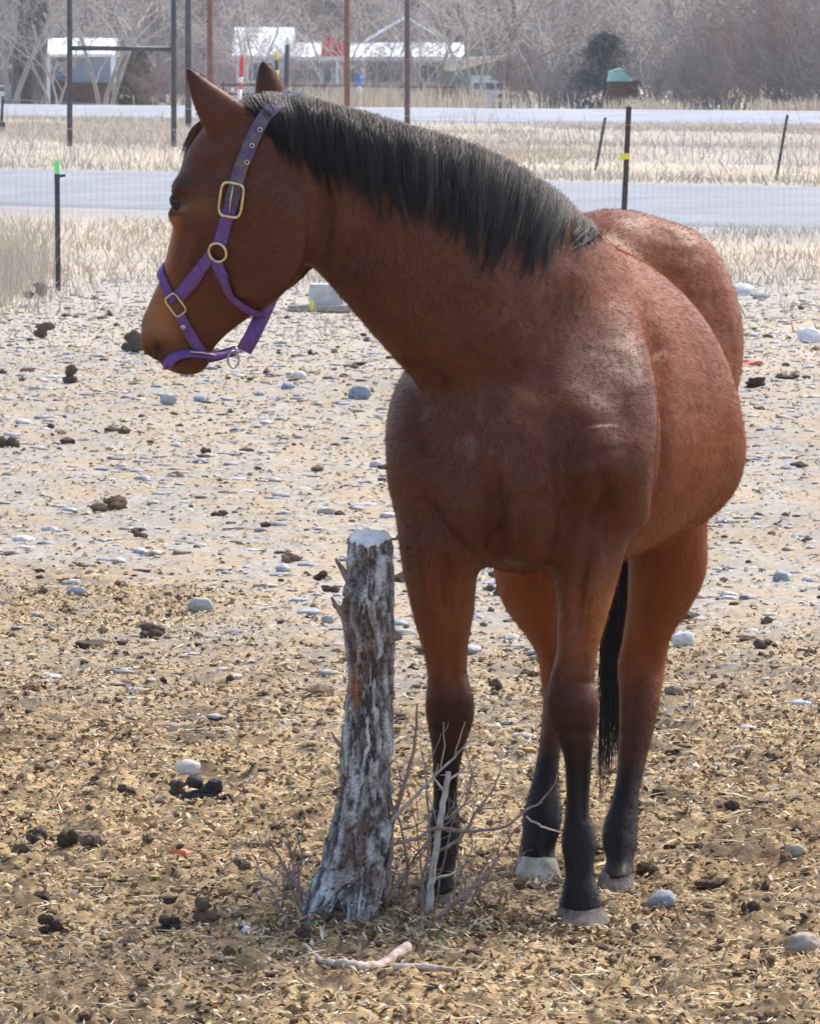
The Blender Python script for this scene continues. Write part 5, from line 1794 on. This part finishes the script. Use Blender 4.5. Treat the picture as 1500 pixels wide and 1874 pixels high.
# white van
van = empty('van', tuple(gpt(892, 262)))
tag(van, 'white van parked behind the highway, right of the house', 'van')
VY = 262.0
m_vanp = noise_mat('white_van_paint', (.70, .73, .77), (.78, .80, .83), .8, .35, spec=.5)
m_tyre = new_mat('tyre_rubber', (.03, .03, .032), .85)
mb = MB(); pp = [far(x, y, VY) for x, y in ((856, 184), (856, 166), (862, 152), (872, 148), (922, 148), (930, 155), (932, 186))]; mb.prism(pp, (0, 1.9, 0)); vb = mb.build('body', m_vanp, van)
for (x0, x1, y0, y1) in ((866, 884, 152, 164), (888, 904, 152, 164), (908, 926, 153, 165)):
    box_px('window', x0, x1, y0, y1, VY - .03, .05, m_glass, van)
for x in (868, 918):
    c = far(x, 186, VY + .1); mb = MB(); mb.tube([c + [0, -.12, 0], c + [0, .12, 0]], .32, 16); wh = mb.build('wheel', m_tyre, van, True)
    mb = MB(); mb.tube([c + [0, -.14, 0], c + [0, -.121, 0]], .18, 12); mb.build('rim', m_steel, wh, True)
box_px('bumper', 855, 934, 180, 187, VY - .08, .07, m_trim, van)

# brown shed with grey gable behind the big trunk
shed = empty('shed', tuple(gpt(140, 275)))
tag(shed, 'brown board shed with grey upper wall at upper left behind the H-frame', 'shed')
box_px('wall', 88, 205, 152, 205, 275, 5, m_brownwood, shed)
box_px('upper_wall', 90, 203, 96, 151.5, 275.1, 4.9, m_bluewall, shed)
roof_px('roof', 84, 210, 96, 70, 275, 2.6, m_white, shed, .3)
w = box_px('window', 93, 124, 110, 150, 274.9, .15, m_brownwood, shed)
box_px('pane', 96, 121, 113, 147, 274.86, .03, m_glass, w)
box_px('corner_trim', 85, 92, 96, 204, 274.85, .1, m_trim, shed)
for i in range(9): box_px('board', 93 + i * 12.4, 104.2 + i * 12.4, 153, 204, 274.93, .06, m_brownwood, shed)
car = empty('parked_car', tuple(gpt(5, 262)))
tag(car, 'white parked car cut off by the left edge beside the big trunk', 'car')
CY = 262.0
mb = MB(); pp = [far(x, y, CY) for x, y in ((-70, 190), (-70, 172), (-45, 168), (-30, 157), (22, 156), (34, 166), (37, 188))]; mb.prism(pp, (0, 1.7, 0)); mb.build('body', m_vanp, car)
box_px('window', -24, 18, 159, 167, CY - .03, .05, m_glass, car)
for x in (-48, 20):
    c = far(x, 189, CY + .1); mb = MB(); mb.tube([c + [0, -.12, 0], c + [0, .1, 0]], .3, 14); mb.build('wheel', m_tyre, car, True)

# little brown hut with a turquoise roof below the pine
hut = empty('hut', tuple(gpt(1140, 246)))
tag(hut, 'small brown hut with turquoise roof under the dark pine', 'hut')
m_turq = noise_mat('turquoise_roof', (.22, .52, .48), (.34, .62, .57), 2, .5)
box_px('wall', 1116, 1166, 148, 200, 246, 1.4, m_brownwood, hut)
mb = MB(); pp = [far(x, y, 245.7) for x, y in ((1112, 149), (1116, 130), (1136, 124), (1158, 149))]; mb.prism(pp, (0, 1.9, 0)); mb.build('roof', m_turq, hut)
for i in range(4): box_px('board', 1117 + i * 12.2, 1128 + i * 12.2, 150, 199, 245.93, .05, m_brownwood, hut)

# rail fence before the house and roadside markers
rf = empty('rail_fence', tuple(gpt(620, 252)))
tag(rf, 'brown two-rail fence in front of the pale house', 'fence')
for py in (155, 172):
    a, b = far(405, py, 252), far(835, py + 4, 248); mb = MB(); mb.tube([a, (a + b) / 2, b], .06, 8); mb.build('rail', m_rail, rf, True)
for px in (410, 470, 540, 596, 700, 770, 832):
    Yp = 252 - 4 * (px - 405) / 430; g = gpt(px, Yp + .1); t = far(px, 150, Yp + .1); mb = MB(); mb.tube([g - [0, 0, .1], t], .055, 8); mb.build('post', m_rail, rf, True)
m_red, m_blue, m_blk = new_mat('red_marker', (.65, .02, .04), .5), new_mat('blue_marker', (.05, .14, .62), .5), new_mat('black_marker', (.04, .045, .06), .6)
m_y2 = new_mat('yellow_marker', (.85, .60, .05), .5)


def marker(label, px, y_top, Y, w, segs, lean=0.0):
    g = gpt(px, Y); o = empty('marker_post', tuple(g)); tag(o, label, 'marker')
    zt = far(px, y_top, Y)[2]; z0 = g[2] - .1
    q = 0.0
    for (fr, mt) in segs:
        a = np.array([g[0] + lean * q, Y, z0 + (zt - z0) * q]); b = np.array([g[0] + lean * (q + fr), Y, z0 + (zt - z0) * (q + fr)])
        mb = MB(); mb.tube([a, b], w / 2 * Y / F, 10); mb.build('band', mt, o, True); q += fr
    return o


marker('red and white roadside marker left of the far ear', 436, 103, 236, 8, [(.4, m_trim), (.12, m_red), (.1, m_trim), (.38, m_red)], .18)
marker('blue and white roadside marker behind the mane', 655, 138, 234, 8, [(.5, m_blue), (.2, m_trim), (.3, m_blue)], .06)
marker('dark roadside post with a white cap right of the far ear', 522, 68, 238, 10, [(.9, m_blk), (.1, m_trim)], .12)
marker('black and yellow marker just above the far ear', 507, 95, 239, 7, [(.55, m_blk), (.15, m_y2), (.17, m_blk), (.13, m_y2)])

# ================================================================ trees
m_trunk = noise_mat('grey_bark', (.085, .075, .072), (.20, .18, .17), 5, .95, bump=.03, bscale=9, stretch=(1, 1, .3))
m_paleb = noise_mat('pale_bark', (.30, .27, .24), (.44, .41, .38), 5, .95, stretch=(1, 1, .4))
m_tw_grey = noise_mat('grey_twigs', (.26, .235, .24), (.40, .365, .36), 1.5, .95, spec=.1)
m_tw_brown = noise_mat('brown_twigs', (.25, .20, .17), (.38, .31, .26), 1.5, .95, spec=.1)
m_tw_pale = noise_mat('pale_twigs', (.46, .43, .40), (.62, .58, .54), 1.5, .9, spec=.15)
m_tw_red = noise_mat('reddish_twigs', (.20, .145, .13), (.30, .22, .20), 1.5, .95, spec=.1)
m_tw_dusk = noise_mat('dusky_twigs', (.18, .16, .165), (.29, .265, .265), 1.5, .95, spec=.1)
m_needle = tint_mat('conifer_needles', rough=.85, spec=.2)


def bare_tree(seed, height, r0, stems=1, spread=.5, low=.12, levels=4, kids=(6, 5, 4, 3), up=.3, lean=(0, 0)):
    """returns (trunk builder, crown builder) for a leafless tree standing at the origin"""
    rg = np.random.default_rng(seed)
    trunk, crown = MB(), MB()

    def grow(p, d, L, r, lev, target):
        n = 6 if lev == 0 else 4
        pts = [p]; d = d / np.linalg.norm(d)
        for k in range(n):
            d = d + rg.normal(0, .10 + .05 * lev, 3) + np.array([0, 0, up * .10 * (lev > 0)])
            d = d / np.linalg.norm(d); pts.append(pts[-1] + d * L / n)
        pts = np.array(pts)
        rad = np.linspace(r, r * (.35 if lev < levels - 1 else .5), n + 1)
        target.tube(pts, rad, 8 if lev == 0 else (4 if lev == 1 else 3), False)
        if lev >= levels: return
        for _ in range(kids[min(lev, len(kids) - 1)]):
            q = rg.uniform(low if lev == 0 else .2, 1.0)
            i = q * n; k = min(int(i), n - 1); b = pts[k] + (pts[k + 1] - pts[k]) * (i - k)
            t = pts[k + 1] - pts[k]; t = t / np.linalg.norm(t)
            sd = rg.normal(0, 1, 3); sd = sd - t * sd.dot(t); sd /= np.linalg.norm(sd)
            dd = t * (1 - spread) + sd * spread * 1.25 + np.array([0, 0, up * .4])
            grow(b, dd, L * rg.uniform(.38, .68), max(np.interp(i, range(n + 1), rad) * rg.uniform(.4, .65), .010), lev + 1, crown)
    for s in range(stems):
        a = rg.uniform(0, 6.28); o = rg.uniform(0, .35) if stems > 1 else 0
        d = np.array([math.cos(a) * (.35 if stems > 1 else .0) + lean[0], math.sin(a) * (.35 if stems > 1 else .0) + lean[1], 1.0])
        grow(np.array([math.cos(a) * o, math.sin(a) * o, -.2]), d, height * rg.uniform(.75, 1.0) * (1 if stems == 1 else .8), r0, 0, trunk)
    return trunk, crown


def tree_proto(seed, mt, mc, **kw):
    t, c = bare_tree(seed, **kw)
    to = t.build('trunk', mt, None, True); co = c.build('crown', mc, None, True)
    meshes = (to.data, co.data)
    bpy.data.objects.remove(to); bpy.data.objects.remove(co)
    return meshes


PROTO = {
    'tall': tree_proto(11, m_trunk, m_tw_grey, height=9, r0=.20, kids=(11, 6, 5, 3), low=.10, spread=.55),
    'tall2': tree_proto(12, m_trunk, m_tw_brown, height=8, r0=.16, kids=(12, 6, 5, 3), low=.08, spread=.6),
    'pale': tree_proto(13, m_paleb, m_tw_pale, height=7, r0=.09, stems=3, kids=(7, 5, 4, 2), low=.15, spread=.45),
    'clump': tree_proto(14, m_tw_grey, m_tw_grey, height=5.5, r0=.06, stems=6, kids=(6, 5, 4, 2), low=.08, spread=.5),
    'thicket': tree_proto(15, m_tw_dusk, m_tw_dusk, height=4.2, r0=.035, stems=12, kids=(6, 5, 3), low=.05, spread=.5, levels=3),
    'thicket2': tree_proto(16, m_tw_red, m_tw_red, height=5.0, r0=.03, stems=13, kids=(6, 5, 3), low=.06, spread=.42, levels=3),
    'cottonwood': tree_proto(17, m_trunk, m_tw_brown, height=13, r0=.62, kids=(9, 6, 5, 4), low=.30, spread=.6, lean=(.05, 0)),
}


def plant_tree(kind, px, Y, label, name='bare_tree', cat='tree', s=1.0, rz=0.0, group='leafless trees beyond the highway'):
    g = gpt(px, Y)
    o = empty(name, tuple(g), rz); o.scale = (s, s, s)
    tag(o, label, cat, group)
    for nm, me in zip(('trunk', 'crown'), PROTO[kind]):
        c = bpy.data.objects.new(nm, me); COL.objects.link(c); c.parent = o
    return o


plant_tree('cottonwood', 52, 259, 'massive grey trunk of a leafless tree at the upper left', s=1.25, rz=.4)
for kind, px, Y, s, rz, lab in (
    ('pale', 186, 262, 1.15, 1.0, 'pale-barked leafless tree seen through the pipe H-frame'),
    ('tall', -40, 300, 1.0, 2.2, 'leafless tree at the left edge behind the massive trunk'),
    ('tall2', 118, 330, 1.1, .3, 'leafless brown tree above the roof of the brown shed'),
    ('clump', 238, 315, 1.3, 1.3, 'leafless clump behind the dark bush at upper left'),
    ('tall', 300, 340, 1.0, 4.1, 'leafless tree between H-frame and dark square post'),
    ('tall2', 372, 320, .9, 5.2, 'leafless tree behind the two posts left of the near ear'),
    ('clump', 415, 285, .9, .2, 'leafless grey clump at the left end of the pale house'),
    ('tall', 470, 335, 1.0, 3.3, 'leafless tree above the left roof of the pale house'),
    ('tall2', 560, 345, 1.1, 1.9, 'leafless tree above the house roof left of the red box'),
    ('tall', 660, 350, 1.1, .9, 'leafless tree above the house roof right of the red box'),
    ('tall2', 735, 330, 1.0, 2.7, 'leafless tree behind the purplish post'),
    ('pale', 792, 266, 1.0, .5, 'pale many-stemmed sapling at the right end of the house'),
    ('tall', 848, 315, 1.2, 5.0, 'leafless tree above the grey-green shed'),
    ('tall2', 930, 262, 1.0, 3.8, 'leaning leafless tree just right of the white van'),
    ('clump', 985, 268, 1.1, 2.4, 'fan-shaped leafless clump between van and pine'),
    ('tall', 1035, 330, 1.2, 1.1, 'tall leafless tree left of the dark pine'),
    ('tall2', 1110, 335, 1.2, 4.4, 'tall leafless tree behind the dark pine'),
    ('tall', 1200, 310, 1.1, .7, 'tall leafless tree right of the dark pine'),
    ('tall2', 1290, 320, 1.2, 2.0, 'tall leafless brown tree behind the grey thicket'),
    ('tall', 1385, 300, 1.1, 3.0, 'tall leafless tree behind the reddish thicket'),
    ('tall2', 1470, 280, 1.2, 5.7, 'leafless tree at the upper right corner'),
    ('pale', 448, 268, .8, 2.0, 'pale slender sapling before the left roof of the house'),
    ('pale', 1010, 262, 1.1, 3.4, 'pale many-stemmed tree left of the dark pine'),
    ('pale', 1190, 262, .9, 5.2, 'pale leaning stems just right of the dark pine'),
    ('pale', 1330, 250, 1.0, .2, 'pale stems standing in the grey thicket'),
    ('pale', 15, 258, 1.4, 1.4, 'pale forked tree at the upper left corner'),
    ('clump', 545, 272, .7, 2.0, 'leafless clump before the house porch left of the red box'),
    ('clump', 705, 270, .75, 4.0, 'leafless clump before the house porch right of the rusty post'),
    ('pale', 105, 256, .7, 3.7, 'pale slender stems before the brown shed'),
    ('pale', 600, 262, .75, 1.2, 'pale slender stems before the house under the red box'),
    ('pale', 880, 256, .9, 4.6, 'pale many-stemmed sapling before the white van'),
    ('tall', 1560, 300, 1.2, 1.6, 'leafless tree just outside the upper right corner')):
    plant_tree(kind, px, Y, lab, s=s, rz=rz)
for kind, px, Y, s, rz, lab in (
    ('thicket', 1215, 246, .9, .0, 'grey leafless thicket just right of the turquoise-roofed hut'),
    ('thicket', 1265, 242, 1.0, 1.1, 'grey leafless thicket second from the hut'),
    ('thicket', 1312, 238, .95, 2.3, 'grey leafless thicket in front of the reddish scrub'),
    ('thicket2', 1345, 243, 1.0, .4, 'reddish leafless thicket left of the tallest one'),
    ('thicket2', 1395, 236, 1.1, 3.0, 'tallest reddish leafless thicket at right'),
    ('thicket', 1440, 228, 1.05, 4.0, 'grey leafless thicket before the right-hand reddish scrub'),
    ('thicket2', 1488, 226, 1.1, 5.1, 'reddish leafless thicket cut by the right edge'),
    ('thicket', 1530, 222, 1.1, 2.0, 'grey thicket mostly beyond the right edge'),
    ('thicket', 1050, 252, .7, 1.7, 'low grey thicket left of the turquoise-roofed hut'),
    ('thicket', 1000, 256, .6, .9, 'low grey thicket between van and hut'),
    ('thicket2', 955, 258, .45, .9, 'small reddish scrub right of the white van'),
    ('thicket', 815, 256, .45, .2, 'small grey scrub left of the white van'),
    ('thicket', 330, 262, .6, 2.9, 'low grey thicket behind the second upright of the H-frame'),
    ('thicket2', 275, 258, .45, .9, 'small reddish scrub at the foot of the dark bush')):
    plant_tree(kind, px, Y, lab, 'leafless_thicket', 'shrub', s, rz, 'leafless thickets along the highway')


def conifer(name, px, Y, hgt, rad, label, seed, cols, base=.3):
    """ragged evergreen: stem, and sprays of needle blades on drooping boughs"""
    rg = np.random.default_rng(seed)
    g = gpt(px, Y); o = empty(name, tuple(g)); tag(o, label, 'tree')
    mb = MB(); mb.tube([g + [0, 0, -.1], g + [.05, 0, hgt * .5], g + [0, 0, hgt]], [.16, .1, .02], 8); mb.build('trunk', m_trunk, o, True)
    V, C = [], []
    for b in range(150):
        q = rg.uniform(0, 1) ** .9
        z = base + (hgt - base) * q; R = rad * (1 - q * .8) * rg.uniform(.55, 1.1); a = rg.uniform(0, 6.28)
        d = np.array([math.cos(a), math.sin(a), rg.uniform(-.35, .25)])
        tone = rg.uniform(.6, 1.5)
        for k in range(70):
            u = rg.uniform(.15, 1); c = np.array([0, 0, z]) + d * R * u + rg.normal(0, .10, 3) + [0, 0, -.25 * u * u * R * .5]
            e = d * .5 + rg.normal(0, .6, 3); e /= np.linalg.norm(e); s = np.cross(e, rg.normal(0, 1, 3)); s /= np.linalg.norm(s) + 1e-9
            l = rg.uniform(.10, .22)
            V += [c - s * .02, c + s * .02, c + e * l]; C += [np.array(cols[int(rg.integers(len(cols)))]) * tone] * 3
    V = np.array(V) + g
    return mesh_np('crown', V, np.arange(len(V)).reshape(-1, 3), m_needle, o, False, np.array(C)), o


conifer('pine_tree', 1105, 252, 3.1, 2.6, 'dark blue-grey pine behind the turquoise-roofed hut', 5, [(.035, .045, .05), (.05, .06, .065), (.07, .08, .085)])
conifer('evergreen_bush', 250, 266, 2.5, 1.5, 'dark olive evergreen bush seen through the pipe H-frame', 6, [(.05, .055, .035), (.075, .08, .05), (.11, .11, .075)], .05)
# weeds before the house
xs = RNG.normal(-1.0, 2.4, 1500) - .3; ys = RNG.uniform(196, 232, 1500)
ys = np.maximum(ys, 223 - KT * xs + RNG.uniform(0, 12, 1500))
o = grass('tall_weeds', xs, ys, (.4, 1.1), (.02, .06), VERGE, m_grass, .18, 0)
tag(o, 'tall bleached weeds before the house and rail fence', 'weeds', kind='stuff')
# bare woods far behind, too distant to tell apart
xs = RNG.uniform(-75, 75, 9000); ys = RNG.uniform(430, 700, 9000)
o = grass('distant_woods', xs, ys, (5, 13), (.25, .8), [(.14, .12, .115), (.19, .165, .155), (.11, .10, .10), (.22, .19, .17)], m_grass, .14, 0)
tag(o, 'far-off leafless woods filling the background', 'woods', kind='stuff')

# ================================================================ the hazy air
m_haze = bpy.data.materials.new('hazy_air')
m_haze.use_nodes = True
_nt = m_haze.node_tree
_nt.nodes.remove(_nt.nodes['Principled BSDF'])
_pv = _nt.nodes.new('ShaderNodeVolumePrincipled')
_pv.inputs['Color'].default_value = (.82, .89, 1.0, 1)
_pv.inputs['Density'].default_value = 0.00022
_pv.inputs['Anisotropy'].default_value = 0.35
_nt.links.new(_pv.outputs[0], _nt.nodes['Material Output'].inputs['Volume'])
_lo = np.array([XX.min(), YY.min(), ZZ.min()]); _hi = np.array([XX.max(), YY.max(), max(ZZ.max(), 16.0)])
mb = MB(); mb.box((_lo + _hi) / 2 + [0, 0, 1.0], (_hi - _lo) + np.array([40, 40, 6.0]))
hz = mb.build('haze', m_haze)
tag(hz, 'pale haze in the air over the whole scene', 'haze', kind='stuff')
